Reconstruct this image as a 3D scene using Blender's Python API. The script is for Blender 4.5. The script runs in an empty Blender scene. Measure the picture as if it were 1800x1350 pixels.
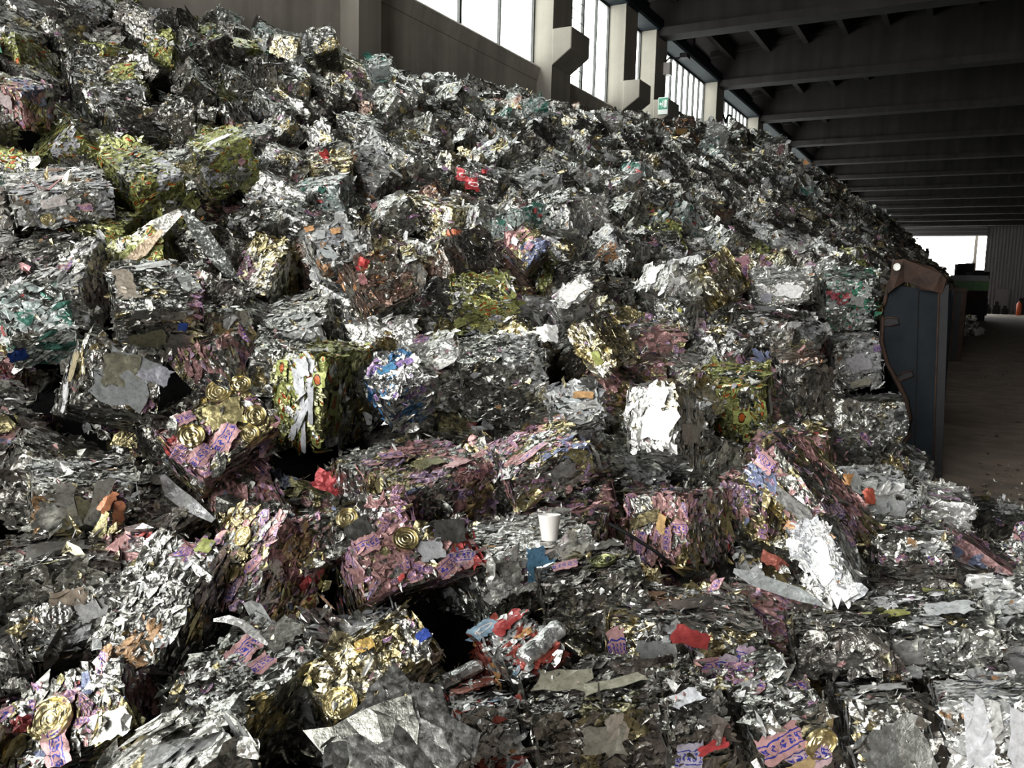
# crushed-metal bales heaped in an industrial hall
import bpy, math, random
import numpy as np
from mathutils import Matrix, Vector
EXPO = .15; SKY = 9.5; NLOOSE = 3200; DEBUG = False

# ------------------------------------------------------------------ camera
F = 1450.0; RHO = .025; CAMZ = 1.35
TH = math.atan(169.0 / F); PSI = math.atan(801 * math.cos(TH) / F)
_f0 = np.array([-math.sin(PSI), math.cos(PSI), 0]); _r = np.array([math.cos(PSI), math.sin(PSI), 0]); _z = np.array([0, 0, 1.])
FW = _f0 * math.cos(TH) - _z * math.sin(TH); UP0 = _z * math.cos(TH) + _f0 * math.sin(TH)
RT = _r * math.cos(RHO) + UP0 * math.sin(RHO); UP = UP0 * math.cos(RHO) - _r * math.sin(RHO)
CAM = np.array([0, 0, CAMZ])
scn = bpy.context.scene
cd = bpy.data.cameras.new('camera'); cam = bpy.data.objects.new('camera', cd); scn.collection.objects.link(cam)
cd.sensor_width = 36; cd.lens = F / 1800 * 36; cd.clip_end = 400; cd.clip_start = .05
M = Matrix.Identity(4)
for i in range(3):
    M[i][0] = RT[i]; M[i][1] = UP[i]; M[i][2] = -FW[i]; M[i][3] = CAM[i]
cam.matrix_world = M
scn.camera = cam

# ------------------------------------------------------------------ light and exposure
scn.view_settings.view_transform = 'Standard'; scn.view_settings.look = 'None'
scn.view_settings.exposure = EXPO; scn.view_settings.gamma = 1; scn.view_settings.use_curve_mapping = False
w = bpy.data.worlds.new('overcast_sky'); scn.world = w; w.use_nodes = True
bg = w.node_tree.nodes['Background']; bg.inputs[0].default_value = (1, 1, .975, 1); bg.inputs[1].default_value = SKY
scn.cycles.max_bounces = 6; scn.cycles.diffuse_bounces = 3; scn.cycles.glossy_bounces = 3
scn.cycles.transmission_bounces = 4; scn.cycles.transparent_max_bounces = 6
scn.cycles.caustics_reflective = False; scn.cycles.caustics_refractive = False
scn.cycles.sample_clamp_indirect = 6; scn.cycles.use_denoising = True
scn.cycles.use_adaptive_sampling = True; scn.cycles.adaptive_threshold = .02
COL = scn.collection
def portal(name, loc, sx, sy, direction):
    """a sky portal in a real opening: it only guides the sky's light through it"""
    l = bpy.data.lights.new(name, 'AREA'); l.shape = 'RECTANGLE'; l.size = sx; l.size_y = sy; l.cycles.is_portal = True
    o = bpy.data.objects.new(name, l); COL.objects.link(o); o.location = loc
    o.rotation_euler = Vector(direction).to_track_quat('-Z', 'Y').to_euler()
    return o
# openings: window band of the left wall, the open end of the hall behind the camera, the far door
portal('window_daylight', (-8.22, 34, 7.05), 92, 2.3, (1, 0, 0))
portal('open_end_daylight', (-3.5, -7.9, 4.1), 9.4, 8.0, (0, 1, 0))
portal('door_daylight', (-2.67, 93.8, 3.75), 7.3, 7.5, (0, -1, 0))

# ------------------------------------------------------------------ helpers
def rayd(x, y):
    return FW + RT * ((x - 900) / F) + UP * ((675 - y) / F)
def onY(x, y, Y):
    r = rayd(x, y); return CAM + r * (Y / r[1])
def proj(p):
    d = np.asarray(p, float) - CAM; z = d @ FW
    return 900 + F * (d @ RT) / z, 675 - F * (d @ UP) / z, z
def tag(o, label=None, cat=None, group=None, kind=None):
    if label: o['label'] = label
    if cat: o['category'] = cat
    if group: o['group'] = group
    if kind: o['kind'] = kind
    return o
def empty(name, loc=(0, 0, 0)):
    o = bpy.data.objects.new(name, None); COL.objects.link(o); o.location = loc; o.empty_display_size = .1
    return o
class MB:
    def __init__(s): s.v = []; s.f = []
    def box(s, a, b, rot=0, piv=None):
        n = len(s.v)
        for x in (a[0], b[0]):
            for y in (a[1], b[1]):
                for z in (a[2], b[2]):
                    if rot:
                        px, py = piv or ((a[0] + b[0]) / 2, (a[1] + b[1]) / 2); c, q = math.cos(rot), math.sin(rot)
                        x_, y_ = px + (x - px) * c - (y - py) * q, py + (x - px) * q + (y - py) * c
                        s.v.append((x_, y_, z))
                    else: s.v.append((x, y, z))
        s.f += [tuple(n + i for i in q) for q in ((0, 1, 3, 2), (4, 6, 7, 5), (0, 4, 5, 1), (2, 3, 7, 6), (0, 2, 6, 4), (1, 5, 7, 3))]
        return s
    def prism(s, prof, axis, a, b):
        """profile of 2-D points extruded along an axis; profile coordinates fill the two other axes in order"""
        n = len(s.v); k = len(prof)
        for t in (a, b):
            for p in prof:
                q = list(p); q.insert(axis, t); s.v.append(tuple(q))
        s.f.append(tuple(range(n, n + k))[::-1]); s.f.append(tuple(range(n + k, n + 2 * k)))
        for i in range(k):
            j = (i + 1) % k; s.f.append((n + i, n + j, n + k + j, n + k + i))
        return s
    def tube(s, pts, r, k=8, rs=None):
        n = len(s.v); P = [Vector(p) for p in pts]
        for i, p in enumerate(P):
            t = (P[min(i + 1, len(P) - 1)] - P[max(i - 1, 0)]).normalized()
            a = t.cross(Vector((0, 0, 1)))
            if a.length < .1: a = t.cross(Vector((1, 0, 0)))
            a.normalize(); b = t.cross(a); rr = rs[i] if rs else r
            for j in range(k):
                h = 2 * math.pi * j / k; s.v.append(tuple(p + a * (rr * math.cos(h)) + b * (rr * math.sin(h))))
        for i in range(len(P) - 1):
            for j in range(k):
                j2 = (j + 1) % k; s.f.append((n + i * k + j, n + i * k + j2, n + (i + 1) * k + j2, n + (i + 1) * k + j))
        s.f.append(tuple(n + j for j in range(k))[::-1]); s.f.append(tuple(n + (len(P) - 1) * k + j for j in range(k)))
        return s
    def lathe(s, prof, k=32, c=(0, 0, 0), squash=1):
        n = len(s.v); m = len(prof)
        for i in range(k):
            h = 2 * math.pi * i / k
            for r, z in prof: s.v.append((c[0] + r * math.cos(h), c[1] + r * math.sin(h) * squash, c[2] + z))
        for i in range(k):
            i2 = (i + 1) % k
            for j in range(m - 1): s.f.append((n + i * m + j, n + i2 * m + j, n + i2 * m + j + 1, n + i * m + j + 1))
        return s
    def build(s, name, mat, parent=None, smooth=False, bevel=0):
        me = bpy.data.meshes.new(name); me.from_pydata(s.v, [], s.f); me.update(); me.materials.append(mat)
        if smooth:
            for p in me.polygons: p.use_smooth = True
        o = bpy.data.objects.new(name, me); COL.objects.link(o)
        if parent: o.parent = parent
        if bevel:
            b = o.modifiers.new('bevel', 'BEVEL'); b.width = bevel; b.segments = 2; b.limit_method = 'ANGLE'
        return o
def struct(name, mb, mat): return tag(mb.build(name, mat), kind='structure')

# ------------------------------------------------------------------ materials
def mat_new(name):
    m = bpy.data.materials.new(name); m.use_nodes = True; return m, m.node_tree.nodes, m.node_tree.links, m.node_tree.nodes['Principled BSDF']
def simple(name, col, rough=.6, metal=0, var=.25, scale=6, bump=0, spec=.5, stretch=(1, 1, 1), col2=None):
    m, N, L, B = mat_new(name)
    tc = N.new('ShaderNodeTexCoord'); mp = N.new('ShaderNodeMapping'); mp.inputs['Scale'].default_value = stretch
    no = N.new('ShaderNodeTexNoise'); no.inputs['Scale'].default_value = scale; no.inputs['Detail'].default_value = 6; no.inputs['Roughness'].default_value = .65
    L.new(tc.outputs['Object'], mp.inputs[0]); L.new(mp.outputs[0], no.inputs['Vector'])
    r = N.new('ShaderNodeValToRGB'); r.color_ramp.elements[0].position = .35; r.color_ramp.elements[1].position = .7
    c2 = col2 or tuple(min(1, c * (1 + var)) for c in col)
    r.color_ramp.elements[0].color = tuple(c * (1 - var) for c in col) + (1,); r.color_ramp.elements[1].color = tuple(c2) + (1,)
    L.new(no.outputs['Fac'], r.inputs[0]); L.new(r.outputs[0], B.inputs['Base Color'])
    B.inputs['Roughness'].default_value = rough; B.inputs['Metallic'].default_value = metal; B.inputs['Specular IOR Level'].default_value = spec
    if bump:
        bp = N.new('ShaderNodeBump'); bp.inputs['Strength'].default_value = bump; bp.inputs['Distance'].default_value = .02
        L.new(no.outputs['Fac'], bp.inputs['Height']); L.new(bp.outputs[0], B.inputs['Normal'])
    return m
def concrete(name, col, var=.3, streak=True):
    m, N, L, B = mat_new(name)
    tc = N.new('ShaderNodeTexCoord')
    a = N.new('ShaderNodeTexNoise'); a.inputs['Scale'].default_value = .8; a.inputs['Detail'].default_value = 8; a.inputs['Roughness'].default_value = .7
    mp = N.new('ShaderNodeMapping'); mp.inputs['Scale'].default_value = (2.2, 2.2, .12)
    b = N.new('ShaderNodeTexNoise'); b.inputs['Scale'].default_value = 1.6; b.inputs['Detail'].default_value = 5
    L.new(tc.outputs['Object'], a.inputs['Vector']); L.new(tc.outputs['Object'], mp.inputs[0]); L.new(mp.outputs[0], b.inputs['Vector'])
    mx = N.new('ShaderNodeMath'); mx.operation = 'MULTIPLY_ADD'; mx.inputs[1].default_value = .5
    ml = N.new('ShaderNodeMath'); ml.operation = 'MULTIPLY'; ml.inputs[1].default_value = .5
    L.new(b.outputs['Fac'], ml.inputs[0]); L.new(a.outputs['Fac'], mx.inputs[0]); L.new(ml.outputs[0], mx.inputs[2])
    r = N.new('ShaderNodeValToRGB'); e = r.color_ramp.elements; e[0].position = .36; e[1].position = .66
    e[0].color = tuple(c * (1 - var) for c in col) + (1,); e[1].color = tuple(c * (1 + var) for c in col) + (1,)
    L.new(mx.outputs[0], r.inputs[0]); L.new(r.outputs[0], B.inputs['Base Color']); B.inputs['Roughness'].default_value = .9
    B.inputs['Specular IOR Level'].default_value = .2
    bp = N.new('ShaderNodeBump'); bp.inputs['Strength'].default_value = .3; bp.inputs['Distance'].default_value = .02
    L.new(a.outputs['Fac'], bp.inputs['Height']); L.new(bp.outputs[0], B.inputs['Normal'])
    return m

def scrap_material():
    """torn and crushed printed tinplate: every scrap's own paint is in face attributes, ink marks and crumple are procedural"""
    m, N, L, B = mat_new('crushed_tinplate')
    def attr(n):
        a = N.new('ShaderNodeAttribute'); a.attribute_name = n; return a
    def math_(op, a=None, b=None, c=None):
        k = N.new('ShaderNodeMath'); k.operation = op
        for i, v in enumerate((a, b, c)):
            if v is None: continue
            if isinstance(v, (int, float)): k.inputs[i].default_value = v
            else: L.new(v, k.inputs[i])
        return k.outputs[0]
    col, fin, ink, suv = attr('paint'), attr('finish'), attr('ink'), attr('scrapuv')
    crm = attr('crumple')
    tc = N.new('ShaderNodeTexCoord')
    sp = N.new('ShaderNodeSeparateXYZ'); L.new(suv.outputs['Vector'], sp.inputs[0])
    U, V = sp.outputs[0], sp.outputs[1]
    # lettering-like strokes: a band across the scrap broken into bars
    bar = math_('SUBTRACT', math_('FRACT', math_('MULTIPLY', U, 2.4)), .5)
    bar = math_('GREATER_THAN', math_('ABSOLUTE', bar), .17)
    band = math_('LESS_THAN', math_('ABSOLUTE', V), .3)
    edge = math_('MULTIPLY', math_('GREATER_THAN', math_('ABSOLUTE', V), .42), math_('LESS_THAN', math_('ABSOLUTE', V), .5))
    n1 = N.new('ShaderNodeTexNoise'); n1.inputs['Scale'].default_value = 5; L.new(suv.outputs['Vector'], n1.inputs['Vector'])
    t = math_('MULTIPLY', math_('MULTIPLY', band, bar), math_('GREATER_THAN', n1.outputs['Fac'], .48))
    t = math_('MAXIMUM', t, edge)
    is1 = math_('COMPARE', ink.outputs['Fac'], 1.0, .1)
    is2 = math_('COMPARE', ink.outputs['Fac'], 2.0, .1)
    is3 = math_('COMPARE', ink.outputs['Fac'], 3.0, .1)
    rad = math_('SQRT', math_('ADD', math_('MULTIPLY', U, U), math_('MULTIPLY', math_('MULTIPLY', V, V), 3.2)))
    def mix(f, a, b):
        k = N.new('ShaderNodeMix'); k.data_type = 'RGBA'; L.new(f, k.inputs[0])
        for i, v in ((6, a), (7, b)):
            if isinstance(v, tuple): k.inputs[i].default_value = v + (1,)
            else: L.new(v, k.inputs[i])
        return k.outputs[2]
    c = mix(math_('MULTIPLY', is1, t), col.outputs['Color'], (.035, .045, .30))
    c = mix(math_('MULTIPLY', is2, math_('LESS_THAN', rad, .72)), c, (.03, .015, .01))
    c = mix(math_('MULTIPLY', is2, math_('LESS_THAN', rad, .55)), c, (.42, .10, .02))
    ring = math_('LESS_THAN', math_('ABSOLUTE', math_('SUBTRACT', rad, .55)), .1)
    c = mix(math_('MULTIPLY', is3, ring), c, (.8, .75, .75))
    # rub marks
    n2 = N.new('ShaderNodeTexNoise'); n2.inputs['Scale'].default_value = 38; n2.inputs['Detail'].default_value = 5; n2.inputs['Roughness'].default_value = .7
    L.new(tc.outputs['Object'], n2.inputs['Vector'])
    mr = N.new('ShaderNodeMapRange'); mr.inputs[1].default_value = .3; mr.inputs[2].default_value = .7; mr.inputs[3].default_value = .6; mr.inputs[4].default_value = 1.15
    L.new(n2.outputs['Fac'], mr.inputs[0])
    vm = N.new('ShaderNodeVectorMath'); vm.operation = 'SCALE'; L.new(c, vm.inputs[0]); L.new(mr.outputs[0], vm.inputs['Scale'])
    L.new(vm.outputs[0], B.inputs['Base Color']); L.new(fin.outputs['Fac'], B.inputs['Metallic'])
    rr = N.new('ShaderNodeMapRange'); rr.inputs[1].default_value = .35; rr.inputs[2].default_value = .7; rr.inputs[3].default_value = .24; rr.inputs[4].default_value = .48
    L.new(n2.outputs['Fac'], rr.inputs[0]); L.new(rr.outputs[0], B.inputs['Roughness'])
    bp = N.new('ShaderNodeBump'); bp.inputs['Strength'].default_value = .35; bp.inputs['Distance'].default_value = .006
    L.new(n2.outputs['Fac'], bp.inputs['Height'])
    nrm = bp.outputs[0]
    n3 = N.new('ShaderNodeTexNoise'); n3.inputs['Scale'].default_value = 16; L.new(tc.outputs['Object'], n3.inputs['Vector'])
    wv = N.new('ShaderNodeVectorMath'); wv.operation = 'MULTIPLY_ADD'; wv.inputs[1].default_value = (.06, .06, .06)
    L.new(n3.outputs['Color'], wv.inputs[0]); L.new(tc.outputs['Object'], wv.inputs[2])
    for sc_, amp in ((30, .34), (100, .36), (230, .24)):      # crumple: small flat facets, each leaning its own way
        vo = N.new('ShaderNodeTexVoronoi'); vo.inputs['Scale'].default_value = sc_; L.new(wv.outputs[0], vo.inputs['Vector'])
        a_ = N.new('ShaderNodeVectorMath'); a_.operation = 'SUBTRACT'; L.new(vo.outputs['Color'], a_.inputs[0]); a_.inputs[1].default_value = (.5, .5, .5)
        s_ = N.new('ShaderNodeVectorMath'); s_.operation = 'SCALE'; L.new(a_.outputs[0], s_.inputs[0]); L.new(math_('MULTIPLY', crm.outputs['Fac'], amp), s_.inputs['Scale'])
        b_ = N.new('ShaderNodeVectorMath'); b_.operation = 'ADD'; L.new(s_.outputs[0], b_.inputs[0]); L.new(nrm, b_.inputs[1])
        nrm = b_.outputs[0]
    nn = N.new('ShaderNodeVectorMath'); nn.operation = 'NORMALIZE'; L.new(nrm, nn.inputs[0]); L.new(nn.outputs[0], B.inputs['Normal'])
    return m
MS = scrap_material()
M_conc = concrete('weathered_concrete', (.34, .31, .275))
M_col = concrete('pale_concrete', (.23, .21, .18), .2)
M_roof = concrete('sooty_roof_concrete', (.024, .021, .021), .35)  # near-black concrete tone for roof and girders
M_floor = concrete('dusty_brown_floor', (.25, .205, .165), .35)
M_ext = simple('pale_yard_concrete', (.5, .5, .48), .9)
M_frame = simple('dark_window_steel', (.05, .05, .048), .5, .6)
M_shut = simple('grey_painted_sheet', (.13, .12, .125), .5, .4, .15)
M_blue = simple('dark_blue_steel', (.007, .010, .013), .75, 0, .3, 4, .15, .12, col2=(.011, .015, .019))
M_rust = simple('rusty_brown_steel', (.030, .019, .015), .7, .2, .4, 9, .4, .2, col2=(.055, .03, .02))
M_void = simple('black_scrap_dust', (.006, .006, .006), .95, 0, .3, 20, .5, .05)  # stands in for the deep shade between the bales
M_dark = simple('black_steel', (.012, .012, .013), .6, .2, spec=.2)
M_green = simple('green_paint', (.05, .16, .03), .5)
M_white = simple('white_plastic', (.75, .72, .68), .4, 0, .04)
M_orange = simple('orange_paint', (.55, .10, .03), .5)
M_signw = simple('sign_white', (.6, .62, .6), .5, 0, .03)
M_signg = simple('sign_green', (.03, .22, .13), .5, 0, .05)
def glass_material():
    m, N, L, B = mat_new('dusty_window_glass'); N.remove(B); out = N['Material Output']
    t = N.new('ShaderNodeBsdfTransparent'); t.inputs[0].default_value = (.93, .96, .95, 1)
    d = N.new('ShaderNodeBsdfGlossy'); d.inputs['Roughness'].default_value = .08
    mx = N.new('ShaderNodeMixShader'); mx.inputs[0].default_value = .06
    L.new(t.outputs[0], mx.inputs[1]); L.new(d.outputs[0], mx.inputs[2]); L.new(mx.outputs[0], out.inputs[0])
    return m
M_glass = glass_material()

# ------------------------------------------------------------------ the hall
SILL = 5.87; EAVE = 8.2; WX = -8.1
struct('floor', MB().box((-8.4, -8, -.2), (14.3, 94, 0)), M_floor)
struct('exterior_ground', MB().box((-40, 94, -.25), (40, 160, -.02)), M_ext)
struct('wall_left', MB().box((WX - .25, -8, 0), (WX, 94, SILL - .3)).prism([(WX - .27, SILL - .3), (WX + .02, SILL - .3), (WX + .07, SILL - .05), (WX + .02, SILL), (WX - .27, SILL)], 1, -8, 94), M_conc)
struct('wall_right', MB().box((14, -8, 0), (14.25, 94, 9.3)), M_conc)  # unseen side, left windowless so daylight comes from the left
struct('wall_front', MB().box((1.3, -8.2, 0), (14.25, -8, 10.4)), M_conc)  # unseen wall, added to keep the open end's daylight to the left
# roof slab with ribs between the girders
rf = MB()
def roofz(x): return 9.15 + .11 * min(x + 8.4, 14.3 - x)
for xa, xb in ((-8.6, 2.95), (2.95, 14.5)):
    rf.prism([(xa, roofz(max(xa, -8.4))), (xb, roofz(min(xb, 14.3))), (xb, roofz(min(xb, 14.3)) + .25), (xa, roofz(max(xa, -8.4)) + .25)], 1, -8, 94)
x = -7.4
while x < 13.9:
    rf.box((x - .08, -8, roofz(x) - .35), (x + .08, 94, roofz(x) + .05)); x += 1.15
rf.box((-8.6, -8, EAVE + .3), (-8.3, 94, 9.6)); rf.box((14.2, -8, EAVE), (14.5, 94, 9.6))
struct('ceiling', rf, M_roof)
gy = [-2, 4, 10, 16, 22, 28, 34, 40, 46, 52, 58, 64, 70, 76, 82, 88]
for k, y in enumerate(gy):
    g = MB(); zl, zm = roofz(-8.1), roofz(3)
    g.prism([(-8.1, 8.25), (14, 8.25), (14, zl), (3, zm), (-8.1, zl)], 1, y - .1, y + .1)
    g.box((-8.1, y - .27, 8.07), (14, y + .27, 8.28))
    g.prism([(-8.1, zl - .16), (3, zm - .16), (14, zl - .16), (14, zl), (3, zm), (-8.1, zl)], 1, y - .27, y + .27)
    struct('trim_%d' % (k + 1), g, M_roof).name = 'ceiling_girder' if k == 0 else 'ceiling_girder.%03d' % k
struct('eave_beam', MB().prism([(WX - .1, EAVE), (WX + .38, EAVE), (WX + .42, EAVE + .05), (WX + .42, EAVE + .30), (WX - .1, EAVE + .30)], 1, -8, 94), M_blue)
for k, y in enumerate([10, 13, 16, 19, 22, 25, 28, 31, 34, 37, 40]):
    struct('roof_strut', MB().box((WX + .1, y - .08, EAVE + .34), (WX + .3, y + .08, 9.3)), M_roof)
# columns, their brackets
cols = [(3.5, 4.4), (9.45, 9.95), (15.5, 16.4), (19.4, 20.2), (21.6, 22.5)] + [(y - .4, y + .5) for y in (28, 34, 40, 46, 52, 58, 64, 70, 76, 82, 88)]
for a, b in cols:
    struct('wall_column', MB().box((WX - .1, a, 0), (WX + .33, b, EAVE)), M_col)
def bracket(a, b, zt, label):
    m = MB().prism([(WX + .33, zt - .72), (WX + .33, zt), (WX + .76, zt), (WX + .76, zt - .42)], 1, a, b)
    return tag(m.build('concrete_bracket', M_col, bevel=.02), label, 'bracket', 'crane rail brackets on the columns')
bracket(15.48, 16.38, 6.55, 'pale concrete bracket with slanted underside, highest of three and nearest the open end')
bracket(19.38, 20.18, 6.41, 'pale concrete bracket with slanted underside, between the highest one and the sign')
bracket(21.58, 22.48, 6.41, 'pale concrete bracket carrying the small green emergency exit sign')
# window strips between the columns
ww = 0; allc = [(-8, -8)] + cols + [(94, 94)]
for (_, a2), (b2, _) in zip(allc[:-1], allc[1:]):
    a = a2
    if b2 - a2 < .3 or b2 < 9: continue
    ww += 1
    fr = MB(); gx = WX - .12
    step = 1.5 if a < 15.4 else (.55 if a > 21 else .8)
    n = max(1, round((b2 - a2) / step))
    for i in range(n + 1):
        y = a2 + (b2 - a2) * i / n; t = .022 if (a < 21 and i % 2) else .035
        fr.box((gx - .03, y - t, SILL), (gx + .03, y + t, EAVE))
    if a > 21 and a < 40: fr.box((gx - .03, a2, SILL + .85), (gx + .03, b2, SILL + .95))
    fr.box((gx - .03, a2, SILL), (gx + .03, b2, SILL + .06)); fr.box((gx - .03, a2, EAVE - .06), (gx + .03, b2, EAVE))
    if 16 < a < 17:
        for q in range(1, 11): fr.box((gx - .008, a2 + .02, SILL + .21 * q), (gx + .008, a2 + 1.6, SILL + .21 * q + .012))
    f = struct('window_%d' % ww, fr, M_frame)
    p = MB().box((gx - .006, a2, SILL), (gx + .006, b2, EAVE)).build('pane', M_glass, f)
# far wall of ribbed sheet, roller door
DX0, DX1, DZ = -6.32, .98, 7.5
fw_ = MB()
def ribbed(mb, x0, x1, z0, z1, y, p=.28):
    n = max(1, int((x1 - x0) / p)); q = (x1 - x0) / n; pr = []
    for i in range(n): pr += [(x0 + i * q, y), (x0 + i * q + q * .55, y), (x0 + i * q + q * .65, y + .06), (x0 + i * q + q * .9, y + .06)]
    pr += [(x1, y), (x1, y + .15), (x0, y + .15)]
    mb.prism(pr, 2, z0, z1)
ribbed(fw_, -8.4, DX0, 0, 9.0, 93.6); ribbed(fw_, DX1, 14.3, 0, 9.0, 93.6)
fw_.box((-8.4, 93.55, 9.0), (14.3, 93.9, 11))
struct('wall_back', fw_, M_shut)
d = MB()
for i in range(4): d.prism([(93.4, DZ + i * .38), (93.3, DZ + i * .38 + .1), (93.4, DZ + i * .38 + .39), (93.75, DZ + i * .38 + .39), (93.75, DZ + i * .38)], 0, DX0, DX1)
struct('door_1', d, M_shut)
struct('door_2', MB().box((2.2, 93.5, 0), (3.3, 93.62, 2.4)).box((2.2, 93.44, 1.0), (2.3, 93.5, 1.2)), M_shut)
tag(MB().box((-.1, 96, 0), (.28, 96.4, 5.2)).box((-.4, 95.9, 0), (.5, 96.5, 1.6)).box((-.03, 96.1, 5.2), (.26, 96.34, 9)).build('post', M_col), 'pale concrete post standing outside the bright open door', 'post')

# exit sign on the third bracket (faces the camera)
sg = empty('exit_sign', (WX + .61, 21.555, 6.1)); sg.scale = (.56, .6, .62); tag(sg, 'small green and white emergency exit sign with running figure and arrow', 'sign')
MB().box((-.24, 0, -.15), (.24, .02, .55)).build('panel', M_signw, sg)
MB().box((-.22, -.006, .05), (.22, -.001, .52)).build('green_field', M_signg, sg)
ic = MB().box((.06, -.012, .12), (.18, -.007, .44))
ic.prism([(-.19, .28), (-.11, .36), (-.11, .31), (-.05, .31), (-.05, .25), (-.11, .25), (-.11, .2)], 1, -.012, -.007)
ic.prism([(-.02, .40), (.02, .40), (.02, .44), (-.02, .44)], 1, -.012, -.007).prism([(-.03, .38), (.03, .36), (.01, .26), (.05, .14), (.02, .14), (-.01, .24), (-.05, .14), (-.08, .14), (-.03, .28)], 1, -.012, -.007)
ic.build('pictogram', M_signw, sg)
# flood lamp and hose loop by the window
fl = empty('flood_lamp', (WX + .35, 22.35, 7.3)); tag(fl, 'small dark flood lamp with white box bolted to the third window column', 'lamp')
MB().box((-.02, -.1, -.1), (.16, .12, .22)).build('housing', M_white, fl)
MB().tube([(0, 0, .25), (.1, 0, .35), (.3, .05, .33), (.5, .1, .38)], .025).build('arm', M_dark, fl)
MB().box((.42, -.1, .3), (.62, .2, .42)).build('lamp_head', M_dark, fl)
hp = [(WX + .36, 29.3 + .55 * math.cos(t), 7.0 + .45 * math.sin(t)) for t in np.linspace(3.14, 9.2, 26)] + [(WX + .34, 28.46, 7.3)]
tag(MB().tube(hp, .04).build('hose', M_dark, None, True), 'black hose coiled in a loop hanging in front of the window bars', 'hose')
# ------------------------------------------------------------------ heap envelope (metres)
XS = np.array([-8.1, -6.5, -5, -3.5, -2, -.75, .3, 2.]); YS = np.array([0, 1., 2, 3.5, 5, 7, 10, 14.5, 20, 35, 75])
HT = np.array([
 [2.2, 1.2, .5, .15, .1, .1, .1, .1], [2.7, 1.7, .9, .3, .15, .15, .15, .15], [3.3, 2.3, 1.4, .8, .3, .2, .2, .15],
 [3.9, 2.9, 2.0, 1.25, .85, .6, .3, .15], [4.3, 3.4, 2.4, 1.7, 1.25, .8, .1, -.3], [4.5, 3.8, 2.95, 2.25, 1.65, 1.35, -.3, -.3],
 [4.6, 4.2, 3.6, 2.85, 2.0, 1.5, -.3, -.3], [4.75, 4.6, 4.35, 3.55, 2.4, 1.5, -.3, -.3], [5.0, 5.1, 5.15, 4.3, 2.7, 1.5, -.3, -.3],
 [5.2, 5.5, 5.4, 4.6, 3.0, 1.7, -.3, -.3], [5.2, 5.5, 5.2, 4.4, 3.2, 1.9, -.3, -.3]])
def H(x, y):
    x = min(max(x, XS[0]), XS[-1] - 1e-6); y = min(max(y, YS[0]), YS[-1] - 1e-6)
    i = int(np.searchsorted(XS, x, side='right')) - 1; j = int(np.searchsorted(YS, y, side='right')) - 1
    a = (x - XS[i]) / (XS[i + 1] - XS[i]); b = (y - YS[j]) / (YS[j + 1] - YS[j])
    a = a * a * (3 - 2 * a) * .5 + a * .5; b = b * b * (3 - 2 * b) * .5 + b * .5
    return (HT[j, i] * (1 - a) + HT[j, i + 1] * a) * (1 - b) + (HT[j + 1, i] * (1 - a) + HT[j + 1, i + 1] * a) * b
def hit(px, py):
    r = rayd(px, py); t = 1.2
    while t < 80:
        p = CAM + r * t
        if p[2] < H(p[0], p[1]) or p[0] < WX: return t
        t *= 1.006
    return 80

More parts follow.
